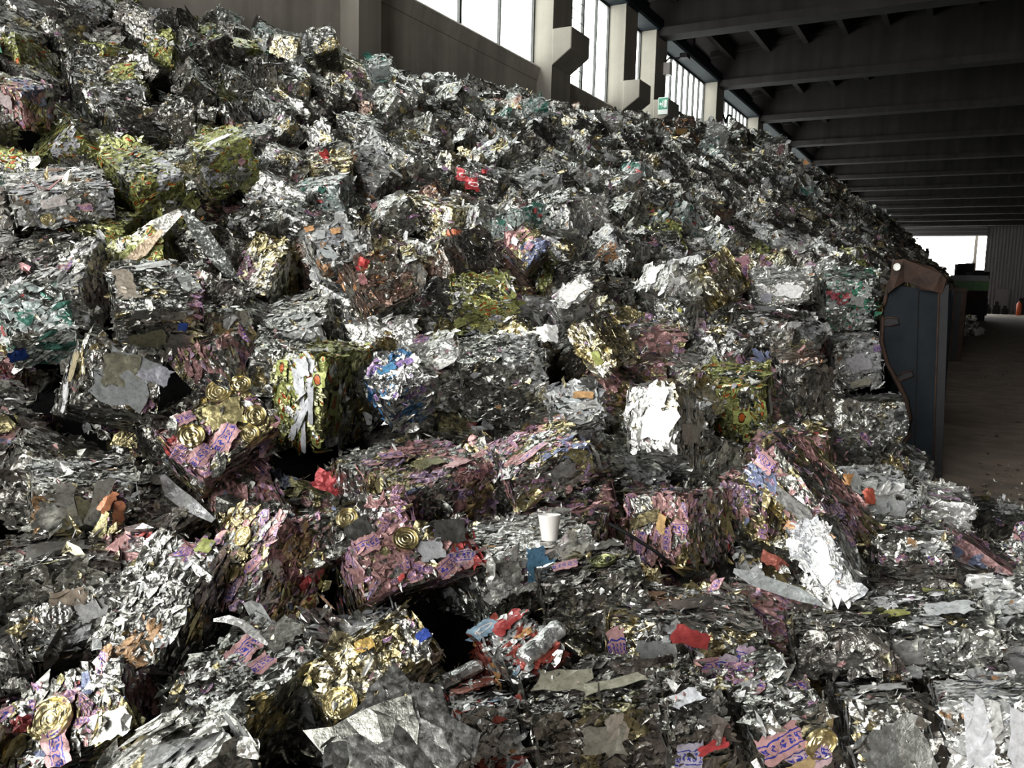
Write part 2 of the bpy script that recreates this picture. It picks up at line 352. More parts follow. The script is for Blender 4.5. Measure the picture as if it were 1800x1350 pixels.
# ------------------------------------------------------------------ paints: (colour, metallic, ink, weight)
SIL = [((.62, .62, .60), 1, 0, 5), ((.80, .80, .78), 1, 0, 4), ((.42, .42, .40), 1, 0, 4), ((.30, .29, .27), .9, 0, 2)]
PAL = {
 'silver': SIL + [((.75, .62, .30), 1, 0, 1.2), ((.36, .37, .38), .3, 0, 1.5), ((.45, .22, .24), .3, 1, .25), ((.62, .63, .66), .2, 0, .5), ((.5, .28, .12), .2, 0, .07)],
 'bright': [((.90, .90, .89), .8, 0, 6), ((.80, .80, .78), .8, 0, 3), ((.75, .75, .76), .3, 0, 2), ((.55, .5, .35), 1, 0, .6), ((.6, .35, .4), .3, 1, .5)],  # paler, less metallic paint carries the brightness of lit faces
 'dark': [((.30, .29, .27), 1, 0, 5), ((.45, .44, .42), 1, 0, 3), ((.14, .13, .12), .6, 0, 4), ((.10, .08, .07), .3, 0, 2), ((.5, .45, .25), 1, 0, .5)],
 'gold': [((.80, .70, .40), 1, 0, 6), ((.86, .82, .68), 1, 0, 4), ((.55, .45, .20), 1, 0, 2), ((.70, .68, .64), 1, 0, 2), ((.52, .27, .32), .3, 1, .8)],
 'pink': [((.55, .27, .28), .35, 1, 2.8), ((.50, .25, .25), .35, 0, 3.2), ((.52, .33, .38), .35, 1, 1), ((.66, .55, .26), 1, 0, 2), ((.36, .32, .14), .8, 0, 1.5), ((.60, .60, .58), 1, 0, 4), ((.24, .24, .22), .9, 0, 1.6), ((.20, .24, .42), .3, 0, .4), ((.5, .05, .05), .2, 0, .15)],
 'olive': [((.38, .42, .08), .4, 2, 4), ((.30, .32, .08), .5, 0, 3), ((.62, .62, .30), 1, 0, 2), ((.45, .45, .42), 1, 0, 3), ((.55, .55, .62), .1, 0, 1)],
 'white': [((.56, .57, .59), .3, 0, 5), ((.68, .68, .68), .4, 0, 3), ((.6, .6, .58), 1, 0, 4), ((.35, .36, .40), .3, 0, 2), ((.5, .25, .1), .2, 0, .4)],
 'teal': [((.42, .50, .50), .3, 0, 4), ((.60, .63, .64), .3, 0, 3), ((.05, .22, .17), .3, 0, 1.6), ((.6, .6, .58), 1, 0, 3), ((.55, .06, .07), .2, 0, .35)],
 'brown': [((.30, .18, .14), .7, 0, 4), ((.42, .30, .25), .9, 0, 3), ((.5, .22, .06), .5, 0, .8), ((.55, .52, .48), 1, 0, 3), ((.45, .42, .2), .9, 0, 1)],
 'can': [((.50, .51, .52), 1, 0, 5), ((.36, .05, .03), .3, 0, 2), ((.6, .28, .07), .3, 0, .5), ((.65, .66, .68), .5, 0, 2), ((.25, .42, .6), .3, 3, .4)],
 'green': [((.05, .30, .18), .3, 0, 2.5), ((.55, .57, .58), .3, 0, 3), ((.6, .62, .6), 1, 0, 4), ((.5, .08, .1), .2, 0, .6), ((.35, .38, .36), .6, 0, 2)],
 'blue': [((.86, .86, .85), 1, 0, 5), ((.05, .22, .50), .4, 0, 2.2), ((.5, .3, .6), .3, 1, 1), ((.6, .6, .6), 1, 0, 2)],
}
for k in PAL:
    a = PAL[k]; wt = np.array([q[3] for q in a], float); PAL[k] = (np.array([q[0] + (q[1], q[2]) for q in a]), wt / wt.sum())

def wobble(p, seed, amp, fr):
    """cheap smooth 3-D noise"""
    r = np.random.RandomState(seed); o = np.zeros_like(p)
    for k in range(5):
        kv = r.normal(size=(3, 3)) * fr * (1 + .6 * k); ph = r.uniform(0, 6.28, 3)
        o += np.sin(p @ kv.T + ph) / (1 + .5 * k)
    return o * amp / 2.2
def norm(a): return a / (np.linalg.norm(a, axis=-1, keepdims=True) + 1e-9)

def bale_geo(dims, pal, seed, nscrap=420, size=.021, step=.024, wild=.09, bulge=.008):
    """a compressed bale centred on the origin: crumpled block plus the torn scraps pressed into its faces.
    returns verts, triangles, per-triangle (r,g,b,metal,ink), per-triangle-corner scrap coordinates"""
    R = np.random.RandomState(seed); d = np.array(dims, float); h = d / 2
    P, Wt = PAL[pal]
    seeds = R.uniform(-h, h, (46, 3)); sc = P[R.choice(len(P), 46, p=Wt)]
    V = []; T = []; off = 0
    for ax in range(3):
        u, v = [(1, 2), (2, 0), (0, 1)][ax]
        nu, nv = max(2, int(round(d[u] / step))), max(2, int(round(d[v] / step)))
        gu, gv = np.meshgrid(np.linspace(-h[u], h[u], nu + 1), np.linspace(-h[v], h[v], nv + 1), indexing='ij')
        for s in (-1, 1):
            q = np.zeros((gu.size, 3)); q[:, u] = gu.ravel(); q[:, v] = gv.ravel(); q[:, ax] = s * h[ax]
            ii, jj = np.meshgrid(range(nu), range(nv), indexing='ij'); a = (ii * (nv + 1) + jj).ravel()
            b, c, e = a + nv + 1, a + nv + 2, a + 1
            flip = ((ii + jj).ravel() % 2).astype(bool)
            t1 = np.where(flip[:, None], np.stack([a, b, c], 1), np.stack([a, b, e], 1)); t2 = np.where(flip[:, None], np.stack([a, c, e], 1), np.stack([b, c, e], 1))
            t = np.concatenate([t1, t2]);
            if s < 0: t = t[:, ::-1]
            V.append(q); T.append(t + off); off += len(q)
    V = np.concatenate(V); T = np.concatenate(T)
    # rounded, sagging, crumpled
    m = np.abs(V) / h; rnd = np.prod(1 - .05 * np.clip((m - .84) / .16, 0, 1), axis=1)
    V = V * (1 - (1 - rnd)[:, None] * .9)
    V = V + wobble(V, seed + 1, bulge, 9) + wobble(V, seed + 2, .003, 45) + wobble(V, seed + 3, .0015, 120)
    cen = V[T].mean(1)
    near = np.argmin(((cen[:, None, :] - seeds[None]) ** 2).sum(-1), axis=1)
    A = sc[near].copy()
    rnd_ = R.rand(len(T)) < .35; A[rnd_] = P[R.choice(len(P), rnd_.sum(), p=Wt)]
    A[:, :3] *= R.uniform(.45, 1, len(T))[:, None]; A[:, 4] = 0
    UVc = np.zeros((len(T), 3, 2))
    # scraps
    area = np.array([d[1] * d[2], d[0] * d[2], d[0] * d[1]]); ax = R.choice(3, nscrap, p=area / area.sum()); sg = R.choice([-1, 1], nscrap)
    idx = np.arange(nscrap)
    pos = R.uniform(-h, h, (nscrap, 3)) * .98; pos[idx, ax] = sg * h[ax]
    N = np.zeros((nscrap, 3)); N[idx, ax] = sg
    tilt = np.where(R.rand(nscrap) < wild, .5, .055)
    N2 = norm(N + R.normal(size=(nscrap, 3)) * tilt[:, None])
    grain = np.zeros((nscrap, 3)); grain[idx, np.where(ax == 0, 1, 0)] = 1
    gd = norm(grain + R.normal(size=(nscrap, 3)) * .55)
    tu = norm(gd - (gd * N2).sum(1, keepdims=True) * N2); tv = np.cross(N2, tu)
    r = size * np.exp(R.normal(size=nscrap) * .5); r = np.clip(r, size * .35, size * 3.2)
    asp = R.uniform(.2, .8, nscrap)
    K = 7; ang = (np.arange(K) / K * 6.283)[None] + R.uniform(-.3, .3, (nscrap, K)); rad = R.uniform(.5, 1.4, (nscrap, K))
    lu, lv = rad * np.cos(ang), rad * np.sin(ang)
    crv = R.normal(size=(nscrap, 1)) * .09; lift = R.uniform(-.001, .0035, nscrap) + wobble(pos, seed + 1, bulge, 9)[idx, ax] * sg
    lz = crv * lu ** 2 + R.normal(size=(nscrap, K)) * .05
    rim = pos[:, None] + (tu[:, None] * lu[..., None] + tv[:, None] * (lv * asp[:, None])[..., None] + N2[:, None] * lz[..., None]) * r[:, None, None] + (N * lift[:, None])[:, None]
    # inner ring of three points gives every scrap facets of its own
    ic = pos + N * lift[:, None] + N2 * (R.normal(size=nscrap) * .1 * r)[:, None] + tu * (R.normal(size=nscrap) * .3 * r)[:, None]
    vs = np.concatenate([ic[:, None], rim], 1)
    base = len(V) + idx * (K + 1); tr = []
    for k in range(K): tr.append(np.stack([base, base + 1 + k, base + 1 + (k + 1) % K], 1))
    tr = np.stack(tr, 1)
    su, sv = np.concatenate([np.zeros((nscrap, 1)), lu], 1), np.concatenate([np.zeros((nscrap, 1)), lv], 1)
    uvs = np.stack([su * R.uniform(.9, 1.3, (nscrap, 1)), sv], -1)
    cu = np.zeros((nscrap, K, 3, 2))
    for k in range(K): cu[:, k, 1] = uvs[:, 1 + k]; cu[:, k, 2] = uvs[:, 1 + (k + 1) % K]
    near = np.argmin(((pos[:, None, :] - seeds[None]) ** 2).sum(-1), axis=1)
    S = sc[near].copy(); f = R.rand(nscrap) < .42; S[f] = P[R.choice(len(P), f.sum(), p=Wt)]
    S[:, :3] *= R.uniform(.8, 1.1, nscrap)[:, None]
    V = np.concatenate([V, vs.reshape(-1, 3)]); T = np.concatenate([T, tr.reshape(-1, 3)])
    A = np.concatenate([A, np.repeat(S, K, 0)]); UVc = np.concatenate([UVc, cu.reshape(-1, 3, 2)])
    return V, T, A, UVc

def mesh_from(name, V, T, A, UVc, crumple=1.0):
    A = A.copy(); lum = A[:, :3] @ np.array([.3, .6, .1]); A[:, :3] = (A[:, :3] * .80 + lum[:, None] * .20) * np.array([1, 1, .96])
    me = bpy.data.meshes.new(name); nT = len(T)
    me.vertices.add(len(V)); me.vertices.foreach_set('co', np.ascontiguousarray(V, dtype=np.float32).ravel())
    me.loops.add(nT * 3); me.loops.foreach_set('vertex_index', np.ascontiguousarray(T, dtype=np.int32).ravel())
    me.polygons.add(nT); me.polygons.foreach_set('loop_start', np.arange(0, nT * 3, 3, dtype=np.int32))
    me.polygons.foreach_set('use_smooth', np.zeros(nT, dtype=bool))
    me.update(calc_edges=True)
    c = me.attributes.new('paint', 'FLOAT_COLOR', 'FACE'); c.data.foreach_set('color', np.concatenate([A[:, :3], np.ones((nT, 1))], 1).astype(np.float32).ravel())
    c = me.attributes.new('finish', 'FLOAT', 'FACE'); c.data.foreach_set('value', A[:, 3].astype(np.float32))
    c = me.attributes.new('crumple', 'FLOAT', 'FACE'); c.data.foreach_set('value', np.full(nT, crumple, dtype=np.float32))
    c = me.attributes.new('ink', 'FLOAT', 'FACE'); c.data.foreach_set('value', A[:, 4].astype(np.float32))
    c = me.attributes.new('scrapuv', 'FLOAT_VECTOR', 'CORNER'); c.data.foreach_set('vector', np.concatenate([UVc.reshape(-1, 2), np.zeros((nT * 3, 1))], 1).astype(np.float32).ravel())
    me.materials.append(MS)
    return me
def link_mesh(name, me, parent=None):
    o = bpy.data.objects.new(name, me); COL.objects.link(o)
    if parent: o.parent = parent
    return o

def sheet_geo(w_, h_, seed, paint, metal=.3, ink=0, crumple=.012, fold=0, n=9, thick=.0015, taper=0):
    """a torn, bent sheet with thickness, lying in its local x-y plane; fold > 0 bends it along its middle"""
    R = np.random.RandomState(seed); nx = max(3, int(n * w_ / max(w_, h_))) + 1; ny = max(3, int(n * h_ / max(w_, h_))) + 1
    u, v = np.meshgrid(np.linspace(-1, 1, nx), np.linspace(-1, 1, ny), indexing='ij')
    jx = R.normal(size=u.shape) * .5 / nx; jy = R.normal(size=u.shape) * .5 / ny
    X = (u + jx) * w_ / 2 * (1 - taper * (v * .5 + .5)); Y = (v + jy) * h_ / 2
    edge = (np.abs(u) > .99) | (np.abs(v) > .99)
    X = X * np.where(edge, R.uniform(.82, 1.08, u.shape), 1); Y = Y * np.where(edge, R.uniform(.85, 1.06, u.shape), 1)
    p = np.stack([X.ravel(), Y.ravel(), np.zeros(X.size)], 1)
    Z = wobble(p, seed, crumple, 14)[:, 2] + wobble(p, seed + 5, crumple * .4, 45)[:, 2] - fold * np.abs(p[:, 0])
    top = p + np.array([0, 0, 1.]) * Z[:, None]; bot = top - np.array([0, 0, thick])
    V = np.concatenate([top, bot]); T = []; m = nx * ny
    for i in range(nx - 1):
        for j in range(ny - 1):
            a, b, c, e = i * ny + j, (i + 1) * ny + j, (i + 1) * ny + j + 1, i * ny + j + 1
            q = [(a, b, c), (a, c, e)] if (i + j) % 2 else [(a, b, e), (b, c, e)]
            for t in q: T.append(t); T.append((t[0] + m, t[2] + m, t[1] + m))
    T = np.array(T); A = np.tile(np.array(tuple(paint) + (metal, 0.)), (len(T), 1)); A[:, 4] = ink
    L_ = np.stack([u.ravel(), v.ravel()], 1); L_ = np.concatenate([L_, L_])
    return V, T, A, L_[T]
def lid_mesh(name, r, paint=(.80, .68, .34), dent=.2, seed=0):
    """crushed can end with its pressed rings"""
    R = np.random.RandomState(seed)
    prof = [(0, .012), (.16, .012), (.2, .045), (.27, .045), (.31, .01), (.42, .012), (.47, .05), (.53, .05), (.57, .01), (.66, .012), (.70, .05), (.76, .05), (.80, .0), (.88, -.02), (.93, .09), (1, .09), (1.0, -.12)]
    k = 40; V = []
    for i in range(k):
        h = 6.2832 * i / k
        for a, z in prof: V.append((a * math.cos(h) * r, a * math.sin(h) * r, z * r))
    V = np.array(V); V[:, 2] += wobble(V / r * .1, seed, r * dent * .35, 26)[:, 2]; V[:, :2] *= np.array([1, R.uniform(.82, 1)])
    m = len(prof); T = []
    for i in range(k):
        i2 = (i + 1) % k
        for j in range(m - 1):
            a, b, c, e = i * m + j, i2 * m + j, i2 * m + j + 1, i * m + j + 1; T += [(a, b, c), (a, c, e)]
    T = np.array(T); A = np.tile(np.array(tuple(paint) + (1., 0.)), (len(T), 1))
    return mesh_from(name, V, T, A, np.zeros((len(T), 3, 2)), .3)
# near bales one by one: nearest corner, its three edge ends as measured on the photograph (pixels), paint, label, short name, extras
# extras sit on a face: face 0 = edges 1+2, 1 = edges 2+3, 2 = edges 1+3; s, t run along those edges from the corner
GOLD = (.80, .68, .34); GREY = (.42, .43, .44); LAV = (.55, .56, .62); PINK = (.55, .28, .29); SILV = (.78, .78, .77); RED = (.55, .03, .04); ORG = (.6, .3, .1); CREAM = (.6, .56, .45); BLUE = (.02, .08, .4); OLV = (.38, .42, .08)
HERO = [
 ((267,1172),(367,939),(148,1143),(300,1215),'silver','long silver and gold bale standing on end with a lime green scrap near its top','the bale with the lime scrap',[('sheet',0,.93,.2,.06,.05,OLV,.3,0)]),
 ((422,1074),(492,898),(324,1048),(459,1093),'pink','tall pink and gold bale leaning beside the long silver bale with a lime scrap','the tall leaning pink bale',[('lid',0,.3,.4,.035),('lid',0,.68,.5,.035)]),
 ((419,1281),(567,1131),(274,1205),(426,1375),'silver','square topped silver bale crossed by a curved grey metal strip','the bale crossed by a curved strip',[('sheet',0,.6,.65,.1,.07,PINK,.3,1),('sheet',0,.9,.5,.12,.1,(.2,.19,.17),.8,0),('sheet',0,.55,.35,.07,.05,PINK,.3,1)]),
 ((230,1280),(189,1156),(20,1372),(278,1310),'pink','pink and silver bale with one large round gold can lid in its face','the bale with one big gold lid',[('lid',0,.5,.52,.056),('sheet',0,.12,.12,.07,.09,SILV,1,0),('sheet',0,.1,.5,.09,.06,PINK,.3,1)]),
 ((591,1272),(776,1143),(526,1185),(606,1335),'gold','bright gold foil bale with a round lid pressed into its lower corner','the bright gold foil bale',[('lid',0,.1,.22,.045),('sheet',0,.5,.8,.05,.035,(.8,.5,.08),.6,0),('sheet',0,.93,.35,.04,.03,(.03,.08,.45),.3,0)]),
 ((646,1056),(861,989),(611,957),(602,1105),'pink','long pink, green and silver bale with a dark grey plate on its upper face','the long pink bale with a dark plate',[('sheet',0,.8,.75,.12,.08,(.2,.2,.19),.8,0),('sheet',0,.6,.5,.09,.07,LAV,.4,0),('sheet',0,.12,.9,.08,.06,PINK,.3,1),('lid',0,.42,.8,.045)]),
 ((522,1013),(737,924),(487,931),(528,1058),'pink','salmon pink ended bale lying behind the long pink bale with a dark plate','the salmon ended bale',[('sheet',0,.05,.9,.09,.07,(.6,.3,.3),.3,1),('lid',0,.5,.7,.04),('sheet',0,.55,.4,.1,.07,(.18,.18,.17),.8,0)]),
 ((867,985),(1048,940),(874,1050),(850,966),'bright','narrow bright silver bale with a torn patch of light blue paint','the bale with light blue paint',[('sheet',0,.40,.35,.07,.13,(.10,.30,.50),.5,0),('sheet',0,.5,.6,.05,.1,(.10,.30,.50),.5,0),('sheet',0,.8,.5,.12,.1,(.9,.88,.82),.7,0),('sheet',0,.15,.4,.07,.08,SILV,1,0)]),
 ((915,1198),(998,1143),(826,1117),(919,1236),'can','small bale of flattened red and white drink cans beside the bright gold foil bale','the red and white can bale',[('sheet',0,.62,.85,.13,.05,(.42,.03,.03),.3,0),('sheet',0,.2,.95,.1,.06,(.25,.4,.55),.3,3),('can',0,.75,.25,.16)]),
 ((818,1257),(911,1235),(755,1183),(826,1302),'can','rust red and silver bale of flattened cans below the red and white can bale','the rust red can bale',[('sheet',0,.7,.5,.07,.16,(.3,.06,.03),.3,0),('sheet',0,.3,.4,.1,.05,(.35,.09,.05),.3,0),('sheet',0,.75,.9,.06,.05,(.6,.28,.08),.3,0),('can',0,.35,.75,.15)]),
 ((690,1480),(840,1370),(560,1320),(695,1620),'dark','big bale wrapped in smooth wide sheets of silver metal at the very front','the smooth sheeted front bale',[('sheet',0,.62,.85,.24,.17,(.85,.85,.84),1,0),('sheet',0,.3,.7,.22,.2,(.6,.6,.55),1,0),('sheet',0,.85,.55,.15,.2,(.75,.75,.74),1,0),('sheet',0,.55,.4,.2,.18,(.8,.8,.79),1,0),('sheet',0,.3,.95,.2,.07,(.3,.3,.3),.9,0)]),
 ((1072,1091),(1348,1113),(1058,1215),(1061,1017),'silver','large block shaped bale with a red patch and pink lettered scraps under a grey top','the block bale with a red patch',[('sheet',0,.52,.12,.13,.055,(.40,.03,.03),.3,0),('sheet',0,.3,.45,.13,.11,GREY,.6,0),('sheet',0,.55,.5,.16,.045,PINK,.3,1),('lid',0,.2,.7,.04),('sheet',0,.06,.35,.06,.12,PINK,.3,1),('sheet',0,.2,.55,.07,.04,PINK,.3,1),('sheet',0,.88,.35,.08,.08,(.45,.3,.42),.3,1),('sheet',0,.75,.5,.06,.09,(.5,.4,.5),.3,1),('sheet',2,.5,.5,.24,.09,(.24,.23,.21),.9,0),('sheet',2,.15,.6,.1,.08,(.5,.5,.5),.9,0),('sheet',0,.65,.8,.1,.07,LAV,.3,0)]),
 ((1204,872),(1208,998),(1089,866),(1274,861),'pink','upright bale, gold and pink on one side and crinkled silver on the other','the upright gold and pink bale',[('sheet',0,.35,.6,.05,.16,GOLD,1,0),('sheet',0,.6,.3,.1,.06,PINK,.3,1),('sheet',0,.4,.35,.08,.04,(.6,.36,.12),.2,0),('sheet',0,.7,.7,.09,.06,PINK,.3,1)]),
 ((1187,788),(1188,663),(1100,795),(1245,850),'bright','peaked bale with a blazing white silver side and sheets of bright foil','the peaked white silver bale',[('sheet',2,.5,.6,.09,.14,SILV,1,0),('sheet',2,.35,.3,.1,.14,(.7,.7,.7),1,0),('sheet',0,.35,.3,.16,.14,(.85,.86,.87),.6,0),('sheet',0,.75,.35,.1,.1,(.85,.86,.87),.8,0)]),
 ((1340,680),(1347,790),(1230,678),(1350,647),'olive','gold and olive green bale with a white top behind the peaked white silver bale','the gold and olive bale',[('sheet',0,.5,.35,.09,.1,OLV,.3,2),('sheet',2,.5,.5,.12,.07,(.8,.8,.78),.8,0)]),
 ((1515,1045),(1460,900),(1478,1060),(1545,1052),'white','thin grey white bale standing on edge near the floor','the thin grey bale on edge',[('sheet',0,.5,.5,.16,.06,(.5,.52,.54),.4,0)]),
 ((1500,960),(1370,765),(1440,1005),(1560,935),'pink','long slanting pink grey bale sliding down toward the floor','the long slanting pink grey bale',[('sheet',0,.9,.4,.08,.07,PINK,.3,1),('sheet',0,.5,.5,.16,.06,(.4,.4,.4),.8,0)]),
 ((1452,492),(1542,489),(1450,587),(1442,470),'green','bale speckled with green and white paint against the top of the steel barrier','the green speckled bale',[('sheet',0,.6,.4,.12,.08,(.5,.5,.49),.5,0),('sheet',0,.15,.3,.04,.06,(.45,.08,.12),.3,0)]),
 ((1465,602),(1548,592),(1468,692),(1452,590),'white','white bale with a wide cream sheet wedged against the middle of the steel barrier','the white bale at the barrier',[('sheet',0,.5,.45,.18,.16,(.62,.6,.68),.3,0),('sheet',0,.5,.85,.16,.07,CREAM,.3,0),('sheet',0,.85,.2,.06,.06,(.5,.3,.5),.3,1)]),
 ((1490,708),(1592,702),(1492,800),(1478,694),'bright','shiny crumpled silver bale wedged against the foot of the steel barrier','the shiny bale at the barrier foot',[('sheet',0,.8,.3,.08,.08,(.85,.85,.85),1,0)]),
 ((1515,868),(1605,863),(1511,915),(1500,850),'white','silver white bale printed with dark lettering in front of the steel barrier','the bale printed with dark lettering',[('sheet',0,.5,.5,.15,.07,(.62,.64,.66),.3,0)]),
 ((1630,880),(1700,895),(1618,930),(1625,845),'bright','silver bale with torn upright tips at the edge of the open floor','the torn bale at the floor edge',[('sheet',2,.8,.5,.04,.1,SILV,1,0)]),
 ((1537,945),(1655,940),(1538,1018),(1525,925),'silver','coarse silver and gold bale near the floor below the lettered bale','the coarse silver gold bale',[]),
 ((1545,1022),(1672,1018),(1545,1062),(1535,1010),'dark','low olive and dark bale under the coarse silver gold bale','the low olive dark bale',[('sheet',0,.7,.4,.1,.05,(.4,.42,.12),.6,0)]),
 ((1542,1125),(1735,1112),(1543,1190),(1530,1078),'silver','wide silver bale with a bent yellow green plate lying across its top','the bale with a yellow green plate',[('sheet',2,.15,.5,.14,.05,(.5,.52,.12),.4,0),('sheet',2,.7,.5,.14,.08,(.65,.68,.72),.3,0),('sheet',0,.2,.3,.12,.08,(.4,.4,.4),.8,0)]),
 ((1395,1112),(1555,1108),(1396,1150),(1385,1070),'dark','flat dark brown bale lying in shadow beside the block bale with a red patch','the flat dark brown bale',[]),
 ((1745,1130),(1850,1120),(1748,1230),(1735,1065),'white','silver grey bale with a hanging lavender flap at the frame edge','the bale with a lavender flap',[('sheet',0,.3,.5,.07,.13,LAV,.3,0)]),
 ((1660,1245),(1830,1235),(1665,1370),(1645,1195),'white','dark bale streaked with matte white strips in the lowest corner by the floor side','the white streaked corner bale',[('sheet',0,.25,.4,.06,.2,LAV,.2,0),('sheet',0,.6,.5,.05,.2,LAV,.2,0),('sheet',0,.85,.4,.06,.16,(.5,.5,.52),.3,0)]),
 ((1500,1240),(1620,1235),(1502,1370),(1455,1180),'silver','upright slate grey bale with a torn white scrap on its top','the slate grey bale',[('sheet',2,.6,.4,.12,.08,(.6,.62,.64),.3,0),('sheet',0,.7,.6,.08,.18,(.3,.3,.29),.8,0),('sheet',0,.3,.6,.12,.12,(.3,.31,.31),.8,0)]),
 ((1335,1275),(1450,1240),(1345,1390),(1290,1215),'silver','front bale with large pink scraps lettered blue and a crushed gold lid','the front bale with large pink scraps',[('sheet',0,.25,.3,.12,.08,PINK,.3,1),('sheet',0,.6,.6,.11,.08,(.6,.4,.45),.3,1),('sheet',0,.4,.75,.12,.05,(.55,.38,.16),.3,0),('lid',0,.8,.45,.045)]),
 ((935,1275),(1180,1240),(940,1400),(905,1200),'dark','wide grey green bale topped with long khaki plates at the front','the khaki plated bale',[('sheet',2,.35,.6,.16,.1,(.36,.34,.25),.4,0),('sheet',2,.7,.4,.2,.05,(.4,.38,.28),.4,0),('sheet',0,.5,.3,.12,.08,(.25,.24,.2),.6,0),('sheet',0,.6,.15,.05,.09,(.9,.9,.9),1,0)]),
 ((960,1040),(1130,1000),(975,1120),(940,1000),'dark','dark grey bale with a pink lettered scrap and green lid behind the block bale','the dark grey bale with a green lid',[('lid',2,.7,.4,.045,(.25,.27,.1)),('sheet',2,.3,.5,.09,.07,PINK,.3,1),('sheet',2,.8,.8,.14,.07,(.3,.29,.27),.8,0)]),
 ((135,707),(157,586),(267,734),(30,784),'silver','large bale faced with a wide grey plate around a brushed gold square','the grey plated bale',[('sheet',0,.45,.5,.24,.23,(.30,.32,.34),.3,0),('sheet',0,.58,.45,.15,.15,(.45,.44,.33),.8,0),('sheet',0,.62,.85,.09,.13,(.5,.5,.6),.4,0),('sheet',2,.6,.3,.13,.15,(.5,.42,.24),.4,0),('sheet',2,.2,.5,.14,.1,(.62,.62,.66),.3,0)]),
 ((355,844),(486,737),(275,758),(357,890),'pink','diamond shaped pink bale studded with round gold can lids under a torn gold sheet','the pink bale with gold lids',[('lid',0,.75,.95,.05),('lid',0,.98,.85,.045),('lid',0,.22,.62,.052),('lid',0,.85,.3,.045),('lid',0,.68,.12,.04),('sheet',0,.62,.6,.15,.12,(.85,.72,.30),.9,0),('sheet',0,.3,.9,.07,.05,PINK,.3,1),('sheet',0,.45,.3,.12,.08,PINK,.3,1),('sheet',0,.15,.3,.1,.07,PINK,.3,1)]),
 ((578,628),(560,800),(487,610),(680,610),'olive','yellow green bale with matte lavender strips hanging down its corner','the bale with hanging lavender strips',[('sheet',0,0.2,0.3,0.14,0.04,LAV,.1,0),('sheet',0,0.4,0.42,0.2,0.035,LAV,.1,0),('sheet',0,0.62,0.35,0.18,0.03,LAV,.1,0),('sheet',0,0.5,0.22,0.22,0.03,LAV,.1,0),('sheet',0,0.75,0.5,0.16,0.035,LAV,.1,0),('sheet',0,0.3,0.55,0.15,0.03,LAV,.1,0),('sheet',0,0.15,0.45,0.1,0.07,LAV,.1,0),('sheet',0,0.85,0.3,0.16,0.025,LAV,.1,0),('sheet',0,.25,.15,.08,.1,OLV,.3,2),('sheet',2,.5,.15,.12,.08,OLV,.3,2),('sheet',2,.3,.6,.12,.12,(.42,.42,.41),.8,0),('sheet',2,.75,.2,.1,.08,OLV,.3,2),('sheet',0,.2,.85,.09,.06,OLV,.3,2)]),
 ((719,867),(878,809),(615,806),(722,904),'pink','wide dark pink bale spread flat behind the salmon ended bale','the wide dark pink bale',[('sheet',0,.5,.4,.15,.07,(.3,.28,.12),.7,0),('sheet',0,.7,.2,.12,.06,PINK,.3,0),('sheet',0,.3,.8,.1,.07,PINK,.3,1)]),
 ((688,705),(752,662),(640,650),(695,730),'blue','small silver bale with bright blue and purple paint stripes on its face','the blue and purple striped bale',[('sheet',0,.8,.6,.09,.04,(.45,.28,.6),.3,1),('sheet',0,.4,.7,.09,.04,(.05,.25,.5),.3,0)]),
 ((815,640),(963,628),(820,745),(805,590),'silver','large evenly crumpled silver bale above the wide dark pink bale','the evenly crumpled silver bale',[]),
 ((205,548),(350,540),(207,638),(195,455),'silver','large bale with a crinkled white edge beneath two roof like folded sheets','the bale under roof like sheets',[('sheet',0,.5,.1,.26,.05,(.82,.82,.8),1,0),('sheet',0,.75,.35,.05,.05,BLUE,.3,0),('sheet',0,.35,.6,.2,.12,(.32,.3,.18),.6,0),('sheet',0,.7,.7,.16,.14,(.28,.26,.24),.8,0),('sheet',2,.15,.5,.1,.24,(.48,.40,.32),.5,0),('sheet',2,.85,.55,.07,.28,(.3,.31,.3),.8,0),('sheet',2,.5,.85,.2,.06,(.5,.5,.5),.5,0)]),
 ((1165,513),(1187,468),(1108,508),(1180,523),'bright','small blazing white bale tipped up in the middle of the heap','the small blazing white bale',[('sheet',1,.5,.5,.1,.1,(.85,.85,.85),.2,0),('sheet',0,.5,.5,.12,.1,(.9,.87,.88),.15,0)]),  # matte white sheets put the bale's glare into colour
 ((985,545),(1047,510),(967,520),(987,570),'bright','flat bright silver bale tilted below a grey crumpled patch','the flat bright silver bale',[('sheet',0,.5,.5,.16,.09,(.88,.88,.87),.2,0),('sheet',2,.5,.5,.16,.09,(.88,.88,.87),.3,0)]),  # near-white sheets paint in a reflection the metal misses
 ((1325,505),(1420,495),(1330,545),(1316,480),'bright','pale lilac and white bale with loose sheets whitened as glare above the grey rounded bale','the pale lilac bale',[('sheet',0,.6,.3,.2,.1,(.85,.85,.88),.15,0),('sheet',0,.2,.5,.08,.07,(.55,.55,.66),.4,0)]),  # pale sheets whitened to stand for reflected daylight
 ((1295,555),(1400,565),(1287,615),(1290,525),'silver','mottled silver bale with a brown streak below the pale lilac bale','the mottled silver bale',[('sheet',2,.5,.5,.14,.08,(.7,.72,.74),.8,0),('sheet',0,.15,.6,.08,.05,(.25,.13,.08),.4,0)]),
 ((1205,540),(1200,605),(1150,528),(1225,530),'silver','grey rounded bale with a small yellow scrap at its upper corner','the grey rounded bale',[('sheet',0,.1,.15,.03,.03,(.5,.5,.05),.3,0)]),
 ((1085,640),(1030,560),(1050,665),(1105,628),'gold','narrow gold and green bale leaning down between grey bales','the narrow gold green bale',[('sheet',0,.3,.5,.08,.05,OLV,.3,0)]),
 ((1280,530),(1230,465),(1250,554),(1315,504),'gold','narrow gold bale leaning down below the flat pink patch','the narrow leaning gold bale',[]),
